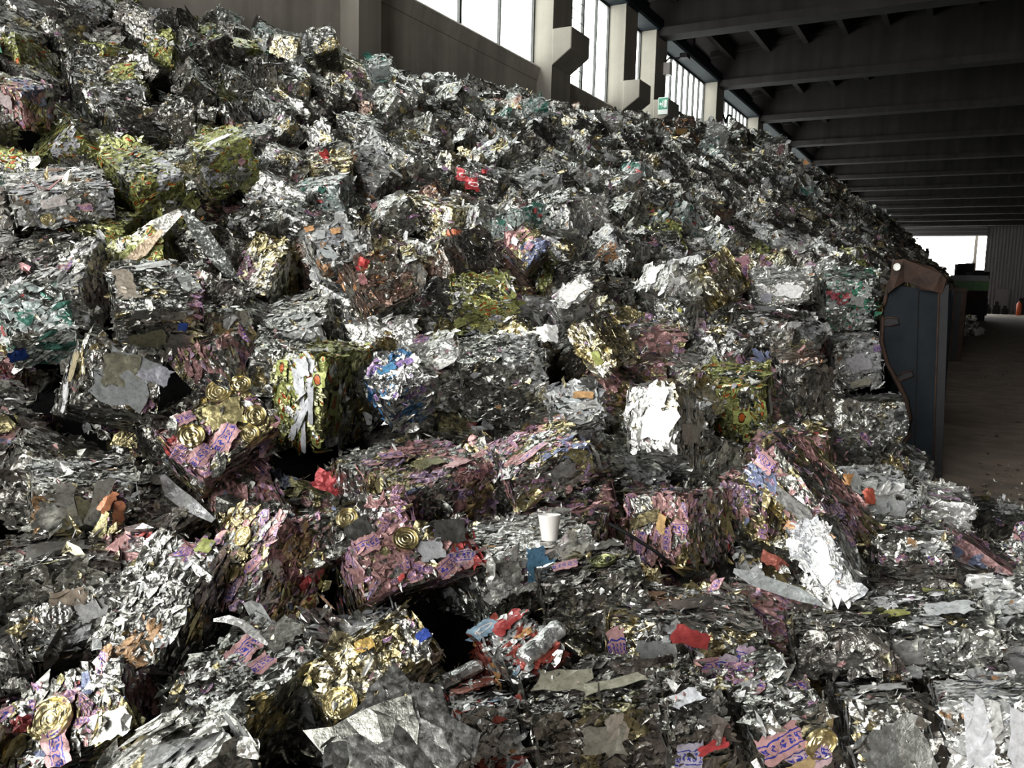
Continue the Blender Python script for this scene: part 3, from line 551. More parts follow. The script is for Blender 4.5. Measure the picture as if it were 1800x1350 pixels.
 ((927,470),(967,430),(884,428),(927,497),'pink','small pink and gold lettered bale turned corner down','the corner down pink bale',[('sheet',0,.3,.8,.05,.05,(.8,.8,.8),1,0),('sheet',0,.5,.4,.06,.05,PINK,.3,1)]),
 ((655,545),(735,515),(620,460),(630,565),'brown','copper brown bale with a red torn scrap at its top','the copper brown bale',[('sheet',0,.1,.85,.05,.05,RED,.3,0),('sheet',0,.05,.6,.04,.06,(.4,.15,.16),.3,0)]),
 ((800,540),(910,530),(802,585),(792,485),'olive','dark olive and gold bale in the middle of the heap','the dark olive gold bale',[]),
 ((570,475),(650,445),(532,405),(570,505),'white','grey bale patched with orange and pale blue grey scraps','the bale with orange patches',[('sheet',0,.25,.3,.08,.11,(.45,.48,.5),.2,0),('sheet',0,.3,.75,.06,.07,(.5,.52,.54),.2,0),('sheet',0,.15,.95,.06,.04,ORG,.2,0),('sheet',0,.6,.7,.06,.05,ORG,.2,0),('sheet',0,.8,.5,.05,.1,(.5,.52,.55),.2,0)]),
 ((36,160),(33,228),(-14,145),(61,155),'pink','pale pink and silver bale standing upright by the frame edge high up','the pale pink upright bale',[('sheet',0,.35,.5,.1,.12,(.6,.48,.52),.5,0)]),
 ((240,330),(330,305),(180,270),(240,370),'olive','broad olive green bale of shredded foil high on the heap','the broad olive shredded bale',[]),
 ((345,270),(440,240),(367,355),(333,250),'olive','olive bale with a bright silver rim along its top edge','the olive bale with a silver rim',[('sheet',2,.5,.3,.2,.05,(.85,.85,.83),1,0),('sheet',0,.7,.4,.05,.05,(.5,.25,.3),.3,0)]),
 ((20,345),(180,330),(25,405),(10,300),'white','wide bale covered in pale paper like scraps over a gold lower edge','the paper covered bale',[('sheet',2,.5,.5,.12,.09,(.55,.5,.5),.1,0),('sheet',0,.4,.25,.14,.06,(.55,.5,.5),.1,0),('sheet',0,.7,.5,.08,.05,PINK,.3,1),('sheet',2,.55,.8,.12,.06,(.3,.15,.08),.3,0),('lid',0,.3,.75,.04)]),
 ((20,600),(120,575),(28,650),(8,560),'teal','pale teal bale of finely shredded foil with a deep blue plate','the pale teal shredded bale',[('sheet',0,.05,.5,.08,.08,(.01,.06,.35),.2,0)]),
 ((60,860),(230,850),(63,940),(50,800),'silver','broad bale of hanging silver strips below the grey plated bale','the bale of hanging silver strips',[('sheet',0,.3,.4,.07,.2,SILV,1,0),('sheet',0,.15,.6,.1,.1,(.7,.7,.7),1,0),('sheet',0,.6,.4,.06,.2,(.45,.45,.43),.9,0),('sheet',0,.8,.6,.04,.1,(.6,.2,.08),.2,0),('sheet',0,.5,.7,.05,.18,(.5,.46,.3),.9,0)]),
 ((0,1010),(190,980),(8,1065),(-15,950),'dark','flat dark grey bale beside the long silver bale with a lime scrap','the flat dark grey bale',[('sheet',2,.5,.5,.2,.1,(.13,.12,.11),.5,0)]),
 ((60,1160),(170,1100),(15,1085),(65,1220),'silver','silver grey bale with beige paper scraps and a ring shaped lid','the bale with beige scraps',[('sheet',0,.7,.85,.1,.06,(.42,.33,.25),.2,0),('sheet',0,.9,.4,.08,.06,(.5,.5,.52),.3,0),('lid',0,.5,.6,.035,(.6,.6,.6))]),
 ((895,840),(1035,780),(915,900),(875,810),'pink','pink and grey bale lying just behind the white plastic cup','the pink grey bale behind the cup',[('sheet',2,.4,.3,.14,.04,PINK,.3,1),('sheet',0,.6,.4,.13,.09,(.4,.4,.4),.8,0)]),
 ((855,968),(960,932),(760,935),(857,998),'silver','long low silver bale ending at the white plastic cup','the long low silver bale',[('sheet',0,.6,.5,.1,.07,(.35,.36,.37),.7,0)]),
 ((1345,860),(1350,950),(1270,845),(1370,840),'pink','narrow pinkish bale between the upright and the slanting pink bales','the narrow pinkish bale',[]),
 ((980,745),(1060,737),(982,800),(975,720),'white','bale topped with flared pale blue sheets and an orange scrap','the bale with flared blue sheets',[('sheet',2,.3,.5,.12,.07,(.6,.66,.7),.3,0),('sheet',2,.7,.6,.09,.05,(.65,.35,.12),.2,0),('sheet',2,.9,.9,.09,.08,(.35,.35,.35),.9,0)]),
 ((552,95),(598,80),(560,145),(545,70),'silver','silver bale perched on the crest against the concrete pillar','the bale at the concrete pillar',[]),
 ((650,122),(685,118),(652,145),(642,100),'teal','small blue grey bale standing up on the crest beside the pillar','the small crest bale by the pillar',[('sheet',0,.5,.3,.2,.1,(.35,.4,.42),.4,0)]),
 ((925,200),(965,190),(928,230),(918,185),'teal','pale blue silver bale on the crest below the first window column','the crest bale below the first window column',[('sheet',0,.25,.4,.12,.15,(.45,.52,.62),.4,0)]),
 ((1060,215),(1095,210),(1062,245),(1055,203),'bright','bright silver bale on the crest below the second window column','the crest bale below the second window column',[]),
 ((1190,220),(1222,222),(1188,245),(1192,206),'brown','crest bale with an orange yellow scrap below the exit sign','the crest bale below the exit sign',[('sheet',0,.3,.4,.22,.14,(.55,.3,.08),.3,0)]),
 ((1245,235),(1278,228),(1252,262),(1236,222),'bright','brightest white silver bale on the crest in front of the barred windows','the brightest crest bale',[('sheet',0,.5,.5,.3,.24,(.88,.88,.88),.9,0)]),
 ((1345,255),(1385,250),(1350,295),(1335,238),'silver','large grey silver bale where the crest starts to fall away','the bale where the crest falls',[]),
 ((1185,1300),(1290,1275),(1190,1400),(1160,1245),'dark','dark bale with lilac lettered scraps in the hollow below the block bale','the dark bale with lilac scraps',[('sheet',0,.2,.3,.07,.09,(.42,.38,.5),.3,1),('sheet',2,.5,.4,.08,.06,LAV,.3,0),('sheet',0,.6,.2,.08,.03,RED,.3,0)]),
]
# ------------------------------------------------------------------ building the bales
GROUP = 'compressed scrap metal bales heaped against the wall'
PULL = .955
def hull_of(root, D):
    P = sorted({tuple(np.round(proj(root.matrix_world @ Vector((a * D[0] / 2, b * D[1] / 2, c * D[2] / 2)))[:2], 1)) for a in (-1, 1) for b in (-1, 1) for c in (-1, 1)})
    def half(P):
        o = []
        for p in P:
            while len(o) > 1 and (o[-1][0] - o[-2][0]) * (p[1] - o[-2][1]) - (o[-1][1] - o[-2][1]) * (p[0] - o[-2][0]) <= 0: o.pop()
            o.append(p)
        return o[:-1]
    return half(P) + half(P[::-1])
def outside(hull, u, v):
    best = -1e9
    for i in range(len(hull)):
        (x0, y0), (x1, y1) = hull[i], hull[(i + 1) % len(hull)]; dx, dy = x1 - x0, y1 - y0; l = math.hypot(dx, dy) + 1e-6
        best = max(best, ((u - x0) * dy - (v - y0) * dx) / l)
    return best
def frame_from(Cp, P1, P2, P3, k):
    C2 = np.array(Cp, float); t = hit(Cp[0], max(Cp[1], 5)) * PULL
    if k in (17, 18, 19): t = (6.97 + .02 * k - .34) / rayd(*Cp)[1]      # stacked on the floor behind the barrier's plate
    d = norm(rayd(*Cp)); R_ = norm(RT - (RT @ d) * d); U_ = norm(np.cross(R_, d)); s = t / F
    if U_ @ UP < 0: U_ = -U_
    e = [np.array([(P[0] - Cp[0]), -(P[1] - Cp[1])], float) for P in (P1, P2, P3)]
    d12, d13, d23 = e[0] @ e[1], e[0] @ e[2], e[1] @ e[2]
    lim = -60.
    d12, d13, d23 = min(d12, lim), min(d13, lim), min(d23, lim)
    z = [math.sqrt(d12 * d13 / -d23), math.sqrt(d12 * d23 / -d13), math.sqrt(d13 * d23 / -d12)]
    E = np.array([(R_ * e[i][0] + U_ * e[i][1] + d * z[i]) * s for i in range(3)])
    L_ = np.linalg.norm(E, axis=1)
    Uo, _, Vt = np.linalg.svd((E / L_[:, None])); Q = Uo @ Vt
    return CAM + rayd(*Cp) * t, Q, L_, t
def z_fix(L_, t):
    D = np.clip(L_, .13, .60)
    if D[2] < .25: D[2] = .29
    if min(D) > .0 and D[1] < .12: D[1] = .2
    return D
FACES = [(0, 1, 2), (1, 2, 0), (0, 2, 1)]
heroes = []
def frame_t(k): return float((heroes[k]['c'] - CAM) @ FW) - .2
for k, (Cp, P1, P2, P3, pal, label, short, extras) in enumerate(HERO):
    c0, Q, L_, t = frame_from(Cp, P1, P2, P3, k)
    D = z_fix(L_, t)
    if DEBUG: print('hero', k, np.round(L_, 2), round(t, 1), short)
    cen = c0 + Q[0] * D[0] / 2 + Q[1] * D[1] / 2 + Q[2] * D[2] / 2
    sgn = 1 if np.linalg.det(Q) > 0 else -1
    B3 = np.array([Q[0], Q[1], Q[2] * sgn])
    near_ = t < 4.8
    V, T, A, UVc = bale_geo(D, pal, 100 + k * 7, nscrap=(1300 if near_ else 480), size=(.017 if t < 3.3 else .020), step=.018 if near_ else .026, wild=.075)
    V[:, 2] *= sgn
    root = empty('scrap_metal_bale'); M = Matrix.Identity(4)
    for i in range(3):
        for j in range(3): M[i][j] = B3[j][i]
        M[i][3] = cen[i]
    root.matrix_world = M
    tag(root, label, 'scrap bale', GROUP)
    body = link_mesh('bale_body', mesh_from('bale_body', V, T, A, UVc), root)
    for q, ex in enumerate(extras):
        fa, fb, fn = FACES[ex[1]]; s_, t_ = ex[2], ex[3]
        p = -D / 2; p = p.copy(); p[fa] += s_ * D[fa]; p[fb] += t_ * D[fb]; p[fn] = -D[fn] / 2 - .010 - .003 * (q % 4)
        n = np.zeros(3); n[fn] = -1; a = np.zeros(3); a[fa] = 1; b = np.zeros(3); b[fb] = 1
        R = np.random.RandomState(k * 31 + q)
        n = norm(n + R.normal(size=3) * .07); rot = R.uniform(-.35, .35)
        a2 = norm(a * math.cos(rot) + b * math.sin(rot)); a2 = norm(a2 - (a2 @ n) * n); b2 = np.cross(n, a2)
        if ex[0] == 'lid':
            me = lid_mesh('can_lid', ex[4], ex[5] if len(ex) > 5 else GOLD, .3, k * 5 + q); nm = 'can_lid'
        elif ex[0] == 'can':
            r_, L2 = .033, ex[4]; mb = []
            V2 = []; k2 = 20; prof = [(0, -.5), (.75, -.5), (.8, -.47), (1, -.42), (1, -.2), (.93, 0), (1, .2), (1, .42), (.8, .48), (.75, .5), (0, .5)]
            for i in range(k2):
                h = 6.2832 * i / k2
                for a_, z_ in prof: V2.append((z_ * L2, a_ * r_ * math.cos(h), a_ * r_ * .55 * math.sin(h)))
            V2 = np.array(V2); V2 += wobble(V2, k + q, .004, 60); T2 = []; m = len(prof)
            for i in range(k2):
                i2 = (i + 1) % k2
                for j in range(m - 1): T2 += [(i * m + j, i2 * m + j, i2 * m + j + 1), (i * m + j, i2 * m + j + 1, i * m + j + 1)]
            T2 = np.array(T2); A2 = np.tile(np.array((.62, .63, .65, .9, 0.)), (len(T2), 1))
            me = mesh_from('flattened_can', V2, T2, A2, np.zeros((len(T2), 3, 2))); nm = 'flattened_can'
        else:
            me = mesh_from('torn_sheet', *sheet_geo(ex[4], ex[5], k * 11 + q, ex[6], ex[7], ex[8], .004 if max(ex[4:6]) > .15 else .005, 0, 5 if max(ex[4:6]) > .15 else 9), .12 if max(ex[4:6]) > .15 else .22); nm = 'torn_sheet'
        for arr in (p, a2, b2, n): arr[2] *= sgn
        if sgn < 0: b2 = -b2
        o = link_mesh(nm, me, root)
        if nm == 'can_lid': o['label'] = 'round ringed gold can lid' if len(ex) < 6 else 'round ringed can lid'
        mm = Matrix.Identity(4)
        for i in range(3): mm[i][0], mm[i][1], mm[i][2], mm[i][3] = a2[i], b2[i], n[i], p[i]
        o.matrix_local = mm
    px = proj(cen); heroes.append(dict(c=cen, D=D, px=px, short=short, root=root, rad=float(max(D)) / 2, hull=hull_of(root, D)))

# ---- the rest of the heap: positions over the envelope
RG = np.random.RandomState(5)
spots = []
def lum_spots(sp, sink, y0, y1, jit):
    y = y0
    while y < y1:
        s = sp * (1 if y < 14 else 1.15)
        x = WX + .36
        while x < .9:
            X, Y = x + RG.uniform(-jit, jit) * s, y + RG.uniform(-jit, jit) * s
            h_ = H(X, Y); g = np.array([(H(X + .2, Y) - H(X - .2, Y)) / .4, (H(X, Y + .2) - H(X, Y - .2)) / .4]); g = np.clip(g, -1.6, 1.6)
            x += s / math.sqrt(1 + g[0] ** 2)
            lim = -.95 if Y > 6.7 else (.25 - .35 * max(0, Y - 4.6) if Y > 4.6 else .9)
            if X > lim or h_ < .02 or X < WX + .34: continue
            n = norm(np.array([-g[0], -g[1], 1.0]))
            c = np.array([X, Y, h_]) - n * (sink + (.05 if Y < 5 else RG.uniform(-.13, .10)))
            if c[2] < .12: c[2] = .14
            u, v, z = proj(c)
            if z < .9 or not (-140 < u < 1900 and -60 < v < 1480): continue
            spots.append((c, n, z, u, v))
        y += s / math.sqrt(1 + .4)
lum_spots(.40, .20, .9, 30, .36)
ns1 = len(spots)
lum_spots(.42, .50, .9, 9, .4)
lum_spots(.8, .2, 30, 70, .3)
keep = []
for i, (c, n, z, u, v) in enumerate(spots):
    ok = True
    for h in heroes:
        dd = np.linalg.norm(c - h['c'])
        if dd < (.30 if i < ns1 else .18): ok = False; break
        hu, hv, hz = h['px']
        if z < hz + .12 and outside(h['hull'], u, v) < (.13 if z < 5 else .06) * F / z: ok = False; break
    if ok: keep.append((i, c, n, z, u, v, i < ns1 and z < 40))
if DEBUG: print('spots', len(spots), 'kept', len(keep))
def zone_pal(u, v, R):
    r = R.rand()
    if v > 780: w_ = dict(pink=.28, silver=.30, dark=.24, gold=.06, olive=.03, white=.07, bright=.02)
    elif v > 420: w_ = dict(silver=.42, dark=.14, pink=.10, gold=.09, white=.10, bright=.07, olive=.05, brown=.03)
    elif u < 450: w_ = dict(silver=.34, dark=.22, white=.14, olive=.12, teal=.07, gold=.05, pink=.03, green=.03)
    else: w_ = dict(silver=.56, dark=.16, white=.07, teal=.06, bright=.07, gold=.05, brown=.03)
    k = list(w_); p = np.array([w_[q] for q in k]); return k[int(np.searchsorted(np.cumsum(p / p.sum()), r))]
# prototype meshes shared by the copies
PROTO = {}
def proto(pal, i, lvl):
    key = (pal, i, lvl)
    if key not in PROTO:
        R = np.random.RandomState(hash_(key)); D = np.array([R.uniform(.38, .48), R.uniform(.29, .36), R.uniform(.25, .31)])
        PROTO[key] = mesh_from('bale_body', *bale_geo(D, pal, hash_(key), **{0: dict(nscrap=850, size=.018, step=.02), 1: dict(nscrap=420, size=.022, step=.028), 2: dict(nscrap=170, size=.03, step=.045)}[lvl])), D
    return PROTO[key]
def hash_(key): return (sum(ord(ch) * (i + 3) for i, ch in enumerate(str(key))) * 7919) % 100003
def rot_for(n, R):
    yaw = R.uniform(0, 6.283); q = Vector(n) * .75 + Vector((0, 0, .25)); q = q + Vector(R.normal(size=3)) * .33
    q.normalize(); m = q.to_track_quat('Z', 'Y').to_matrix() @ Matrix.Rotation(yaw, 3, 'Z')
    if R.rand() < .25: m = m @ Matrix.Rotation(math.pi / 2, 3, 'X')
    if R.rand() < .12: m = m @ Matrix.Rotation(math.pi / 2, 3, 'Y')
    return m
cand = [q for q in keep if q[6] and -30 < q[4] < 1830 and -20 < q[5] < 1375]
cand.sort(key=lambda q: q[3])
NIND = 300 - len(heroes) - 2
ind = cand[:NIND]; ids = {q[0] for q in ind}
WORD = dict(silver='crumpled silver', dark='dull dark grey', pink='pink and gold', gold='gold tinted', olive='olive green', white='matte grey white', bright='shiny pale silver', teal='blue grey', brown='brown tinged', green='green flecked')
import re
re_w = re.compile(r"[A-Za-z0-9][A-Za-z0-9'-]*"); used = {}
dirs = ['uphill of', 'on the wall side of', 'downhill of', 'on the aisle side of']
landmarks = [h for h in heroes]
for q in ind:
    i, c, n, z, u, v, _ = q; R = np.random.RandomState(1000 + i)
    pal = zone_pal(u, v, R); lvl = 0 if z < 4.2 else 1
    me, D = proto(pal, R.randint(2 if lvl == 0 else 2), lvl)
    root = link_mesh('scrap_metal_bale', me); m = rot_for(n, R); s = R.uniform(.86, 1.12)
    mm = m.to_4x4(); mm.translation = Vector(c); root.matrix_world = mm @ Matrix.Diagonal((s, s * R.uniform(.92, 1.06), s, 1))
    up = abs(m[2][0]); state = 'standing on end' if up > .8 else ('tilted' if up > .35 else 'lying flat')
    # say where it is by the nearest bale one can recognise
    best = None
    for h in sorted(landmarks, key=lambda h: np.linalg.norm(h['c'] - c))[:14]:
        dv = c - h['c']; dist = np.linalg.norm(dv[:2])
        dr = ('on the wall side of' if dv[0] < 0 else 'on the aisle side of') if abs(dv[0]) > 1.2 * abs(dv[1]) else ('uphill behind' if dv[1] > 0 else 'downhill in front of')
        for st in (state, state + ', ' + ('large' if s > 1 else 'small')):
            far = '' if dist < .75 else 'further '
            words = ('large ' if s > 1 else 'small ') if 'large' in st or 'small' in st else ''
            lab = f"{words}{WORD[pal]} bale {state} {far}{dr} {h['short']}"
            if (lab not in used) and len(re_w.findall(lab)) <= 16: best = lab; break
        if best: break
    best = best or ' '.join(f"{WORD[pal]} bale {dr} {h['short']}".split()[:16])
    used[best] = 1; tag(root, best, 'scrap bale', GROUP)
if DEBUG:
    print('individuals', len(ind), 'labels', len(used), 'maxwords', max(len(a.split()) for a in used)); print(list(used)[::23])

# ---- everything past the three hundred: one object
LOW = {}
def low(pal, i, lvl):
    key = (pal, i, lvl)
    if key not in LOW:
        R = np.random.RandomState(hash_(key)); D = np.array([R.uniform(.38, .48), R.uniform(.29, .36), R.uniform(.25, .31)])
        LOW[key] = bale_geo(D, pal, hash_(key) + 1, **{1: dict(nscrap=260, size=.026, step=.045, wild=.2), 2: dict(nscrap=110, size=.045, step=.09, wild=.25)}[lvl])
    return LOW[key]
Vs, Ts, As, Us, off = [], [], [], [], 0
for q in keep:
    if q[0] in ids: continue
    i, c, n, z, u, v, first = q; R = np.random.RandomState(1000 + i)
    V, T, A, U = low(zone_pal(u, v, R), R.randint(3), 1 if z < 16 else 2)
    m = np.array(rot_for(n, R)); s = R.uniform(.86, 1.12) * (1.9 if z > 32 else 1)
    Vs.append((V * s) @ m.T + c); Ts.append(T + off); off += len(V); As.append(A); Us.append(U)
tag(link_mesh('scrap_metal_bale_heap', mesh_from('scrap_metal_bale_heap', np.concatenate(Vs), np.concatenate(Ts), np.concatenate(As), np.concatenate(Us))),
    'upper and inner mass of the heap where the silver bales run together up to the wall', 'scrap heap', kind='stuff')
if DEBUG: print('heap tris', sum(len(t) for t in Ts))

bpy.context.view_layer.update(); DG = bpy.context.evaluated_depsgraph_get()
def surf(px, py):
    d_ = Vector(rayd(px, py)).normalized(); ok, loc, nn, *_ = scn.ray_cast(DG, Vector(CAM), d_)
    return np.array(loc) if ok else CAM + rayd(px, py) * hit(px, py)
def zdist(px, py): return float((surf(px, py) - CAM) @ FW)
# ---- loose torn foil lying over and between the bales
def loose(n, seed, size, zone, name, label, wild=.35, lift=.0):
    R = np.random.RandomState(seed); Vs = []; Ts = []; As = []; Us = []; off = 0; K = 6
    P = np.concatenate([PAL['silver'][0][:5], PAL['bright'][0][:3], PAL['silver'][0][:4], PAL['pink'][0][:2], PAL['gold'][0][:2], PAL['white'][0][:2], PAL['dark'][0][:3]])
    cnt = 0
    while cnt < n:
        x, y = zone(R); h_ = H(x, y) if lift == 0 else .004
        g = ((H(x + .2, y) - H(x - .2, y)) / .4, (H(x, y + .2) - H(x, y - .2)) / .4) if lift == 0 else (0, 0)
        N = norm(np.array([-g[0], -g[1], 1.]))
        c = np.array([x, y, h_]) + N * (R.uniform(-.13, .035) if lift == 0 else R.uniform(0, .006))
        if lift == 0:
            ok, loc, nn, *_ = scn.ray_cast(DG, Vector((x, y, h_ + .6)), Vector((0, 0, -1)))
            if not ok or loc.z < h_ - .4 or loc.z > h_ + .5: continue
            N = np.array(nn) * (1 if nn.z > 0 else -1); c = np.array(loc) + N * R.uniform(.0, .006)
        N2 = norm(N + R.normal(size=3) * wild); tu = norm(np.cross(N2, R.normal(size=3))); tv = np.cross(N2, tu)
        r = size * math.exp(R.normal() * .55); r = min(r, size * 3.5) * (min(1, math.hypot(x, y) / 5) if not lift else 1); asp = R.uniform(.15, .6)
        ang = np.arange(K) / K * 6.283 + R.uniform(-.3, .3, K); rad = R.uniform(.6, 1.25, K); lu, lv = rad * np.cos(ang), rad * np.sin(ang)
        lz = R.normal() * .45 * lu ** 2 + R.normal(size=K) * .12
        V = np.concatenate([c[None], c + (tu * lu[:, None] + tv * (lv * asp)[:, None] + N2 * lz[:, None]) * r])
        if lift: V[:, 2] = np.abs(V[:, 2] - .004) + .004
        Vs.append(V); Ts.append(np.array([(0, 1 + k, 1 + (k + 1) % K) for k in range(K)]) + off); off += K + 1
        As.append(np.tile(P[R.randint(len(P))], (K, 1))); cu = np.zeros((K, 3, 2)); Us.append(cu); cnt += 1; As[-1][:, 4] = 0
    tag(link_mesh(name, mesh_from(name, np.concatenate(Vs), np.concatenate(Ts), np.concatenate(As), np.concatenate(Us))), label, 'foil scraps', kind='stuff')
def z_heap(R):
    while 1:
        t = R.rand(); u = R.uniform(-60, 1700); v = R.uniform(0, 1400); r = rayd(u, v); k = hit(u, v); p = CAM + r * k
        if p[0] < WX + .1 or k > 30 or H(p[0], p[1]) < .05 or (p[1] > 6.7 and p[0] > -.8): continue
        return p[0], p[1]
loose(NLOOSE, 3, .026, z_heap, 'foil_shards', 'loose torn foil shards strewn over the bales')
def z_floor(R):
    y = R.uniform(4.5, 30) if R.rand() < .7 else R.uniform(4.3, 8); return min(.15 + abs(R.normal()) * .35, 1.8) + (y - 5) * .01, y
loose(700, 9, .013, z_floor, 'floor_foil_litter', 'small silver foil flakes littering the brown floor beside the barrier', .25, 1)

# ---- black sheet under the bales; its colour paints the shade in the gaps
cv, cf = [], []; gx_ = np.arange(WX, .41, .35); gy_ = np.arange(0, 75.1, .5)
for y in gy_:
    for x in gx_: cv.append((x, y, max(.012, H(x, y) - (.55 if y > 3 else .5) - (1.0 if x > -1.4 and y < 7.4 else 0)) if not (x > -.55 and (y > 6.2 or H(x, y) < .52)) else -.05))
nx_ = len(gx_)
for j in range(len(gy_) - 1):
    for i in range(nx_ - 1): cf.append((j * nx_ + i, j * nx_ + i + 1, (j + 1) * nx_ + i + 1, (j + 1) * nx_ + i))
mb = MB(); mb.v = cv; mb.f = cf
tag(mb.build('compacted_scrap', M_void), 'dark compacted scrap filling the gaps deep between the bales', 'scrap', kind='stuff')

# ------------------------------------------------------------------ small things on the heap
def on_heap(px, py, back=0): 
    t = hit(px, py) - back; return CAM + rayd(px, py) * t, t
h8 = heroes[7]
def at_depth(px, py, t): return CAM + rayd(px, py) * t
p = surf(966, 950)
cup = MB().lathe([(0, 0), (.026, 0), (.028, .003), (.040, .088), (.042, .090), (.0415, .092), (.0385, .088), (.0265, .006), (0, .005)], 36)
cup.v = [(a * 1, b, c) for a, b, c in cup.v]
o = cup.build('plastic_cup', M_white, None, True); o.location = p; o.rotation_euler = (-.12, -.10, 0)
tag(o, 'white ribbed plastic cup standing on the bale with light blue paint', 'cup')
def poly(name, pts, r, mat, label, cat, **k):
    P = [at_depth(x, y, t) for x, y, t in pts]; o = MB().tube(P, r).build(name, mat, None, True); return tag(o, label, cat)
t0 = min(zdist(1085, 930), zdist(1125, 950), zdist(1170, 985)) / .965
poly('steel_rod', [(1070, 920, t0 * .97), (1110, 942, t0 * .965), (1150, 968, t0 * .96), (1180, 992, t0 * .95)], .007, M_dark, 'thin black rod slanting across the upright gold and pink bale', 'rod')
def strip(name, pts, wd, paint, metal, label, seed=1):
    P = [at_depth(x, y, t) for x, y, t in pts]; n = len(P); V = []; T = []
    for i, q in enumerate(P):
        tg = norm(P[min(i + 1, n - 1)] - P[max(0, i - 1)]); vd = norm(q - CAM); s_ = norm(np.cross(tg, vd)); wv = wd * (1 if 0 < i < n - 1 else .35)
        nn = norm(np.cross(s_, tg)); V += [q - s_ * wv, q + s_ * wv + nn * wv * .5, q + s_ * wv + nn * (wv * .5 + .002), q - s_ * wv + nn * .002]
    for i in range(n - 1):
        for a, b in ((0, 1), (1, 2), (2, 3), (3, 0)):
            a0, b0, a1, b1 = i * 4 + a, i * 4 + b, i * 4 + 4 + a, i * 4 + 4 + b; T += [(a0, a1, b1), (a0, b1, b0)]
    T = np.array(T); A = np.tile(np.array(tuple(paint) + (metal, 0.)), (len(T), 1))
    tag(link_mesh(name, mesh_from(name, np.array(V), T, A, np.zeros((len(T), 3, 2)))), label, 'strip')
t0 = min(zdist(1310, 1010), zdist(1360, 1030), zdist(1430, 1058)) - .02
strip('metal_strip', [(1290, 1003, t0), (1325, 1018, t0), (1360, 1030, t0), (1405, 1045, t0), (1445, 1062, t0)], .022, (.45, .48, .5), .3, 'long pale grey metal strip lying across the hollow above the flat dark brown bale')
t0 = min(zdist(390, 1090), zdist(425, 1096), zdist(460, 1125)) - .02
strip('curled_strip', [(375, 1090, t0), (400, 1088, t0), (425, 1096, t0), (448, 1115, t0), (470, 1133, t0)], .011, (.6, .6, .6), .4, 'narrow curved grey strip lying over the square topped silver bale')
t0 = min(zdist(295, 850), zdist(330, 885), zdist(365, 910)) - .02
strip('metal_strip', [(285, 835, t0), (300, 862, t0), (330, 885, t0), (375, 915, t0)], .03, (.5, .51, .54), .3, 'broad torn grey strip below the pink bale with gold lids')
t0 = min(zdist(1040, 780), zdist(1056, 825)) - .02
strip('curled_strip', [(1035, 775, t0), (1050, 800, t0), (1056, 825, t0), (1052, 845, t0)], .008, (.6, .6, .62), .5, 'thin grey ribbon hanging below the bale with flared blue sheets')
t0 = min(zdist(x, y) for x, y in ((225, 440), (275, 402), (318, 371), (350, 405), (385, 455))) - .01
strip('folded_sheet', [(186, 474, t0), (225, 440, t0 * 1.005), (275, 402, t0), (318, 371, t0 * 1.01)], .055, (.55, .54, .50), .5, 'long pale folded sheet, upslope half of the roof shape over the big bale')
strip('folded_sheet', [(322, 370, t0 * 1.01), (350, 405, t0), (385, 455, t0 * 1.005), (420, 500, t0)], .05, (.30, .32, .31), .8, 'long dark folded sheet, downslope half of the roof shape over the big bale')
strip('folded_sheet', [(215, 465, t0 * .99), (250, 440, t0 * .99), (285, 405, t0 * .99)], .035, (.42, .30, .18), .2, 'brown sheet tucked under the pale folded sheet of the roof shape')
# red roundel scraps: one torn red sheet with white rings, and one torn can part
def scrap_obj(px, py, w_, h_, paint, metal, ink, label, seed, fold=.3, back=.97):
    q = surf(px, py); q = q - norm(q - CAM) * .02; me = mesh_from('torn_scrap', *sheet_geo(w_, h_, seed, paint, metal, ink, .012, fold), .4)
    o = link_mesh('torn_scrap', me); R = np.random.RandomState(seed); n = Vector(norm(-norm(q - CAM) + R.normal(size=3) * .3 + np.array([0, 0, .4])))
    mm = (n.to_track_quat('Z', 'Y').to_matrix() @ Matrix.Rotation(R.uniform(-.6, .6), 3, 'Z')).to_4x4(); mm.translation = Vector(q); o.matrix_world = mm
    tag(o, label, 'scrap')
scrap_obj(815, 308, .14, .12, (.55, .02, .03), .2, 3, 'bright red scrap with a pale ring, upper of the red pair mid heap', 1)
scrap_obj(833, 324, .18, .12, (.55, .02, .03), .2, 3, 'bright red scrap with pale rings, lower of the red pair mid heap', 2)
scrap_obj(851, 303, .05, .06, (.55, .02, .03), .2, 0, 'tiny red scrap beside the red pair with rings', 8)
scrap_obj(576, 276, .08, .13, (.6, .03, .03), .2, 0, 'red scrap sticking up above the bale with orange patches', 3)
scrap_obj(1256, 600, .11, .12, (.6, .6, .62), 1, 0, 'square piece of smooth bent silver sheet by the grey rounded bale', 4, .5)
scrap_obj(1310, 462, .36, .2, (.52, .24, .30), .3, 0, 'flat pink torn patch behind the narrow leaning gold bale', 5, .1)
scrap_obj(1490, 842, .06, .06, (.65, .28, .06), .3, 0, 'orange scrap in front of the long slanting pink grey bale', 6)
scrap_obj(1530, 872, .05, .07, (.7, .10, .04), .3, 0, 'orange red scrap beside the bale printed with dark lettering', 7)
scrap_obj(582, 850, .16, .09, (.55, .03, .04), .3, 0, 'crumpled red scrap below the bale with hanging lavender strips', 9)
scrap_obj(640, 462, .06, .05, (.6, .03, .03), .3, 0, 'small red scrap on the top of the copper brown bale', 10)
scrap_obj(1365, 990, .12, .05, (.5, .12, .08), .3, 0, 'salmon red scrap in the hollow under the narrow pinkish bale', 11)
scrap_obj(188, 880, .04, .09, (.6, .2, .07), .2, 0, 'orange upright scrap among the hanging silver strips', 12)
scrap_obj(960, 585, .14, .12, (.85, .85, .85), .4, 0, 'white torn sheet below the flat bright silver bale', 13)
scrap_obj(800, 408, .12, .05, (.6, .14, .04), .3, 0, 'orange red strip scrap above the dark olive gold bale', 14)

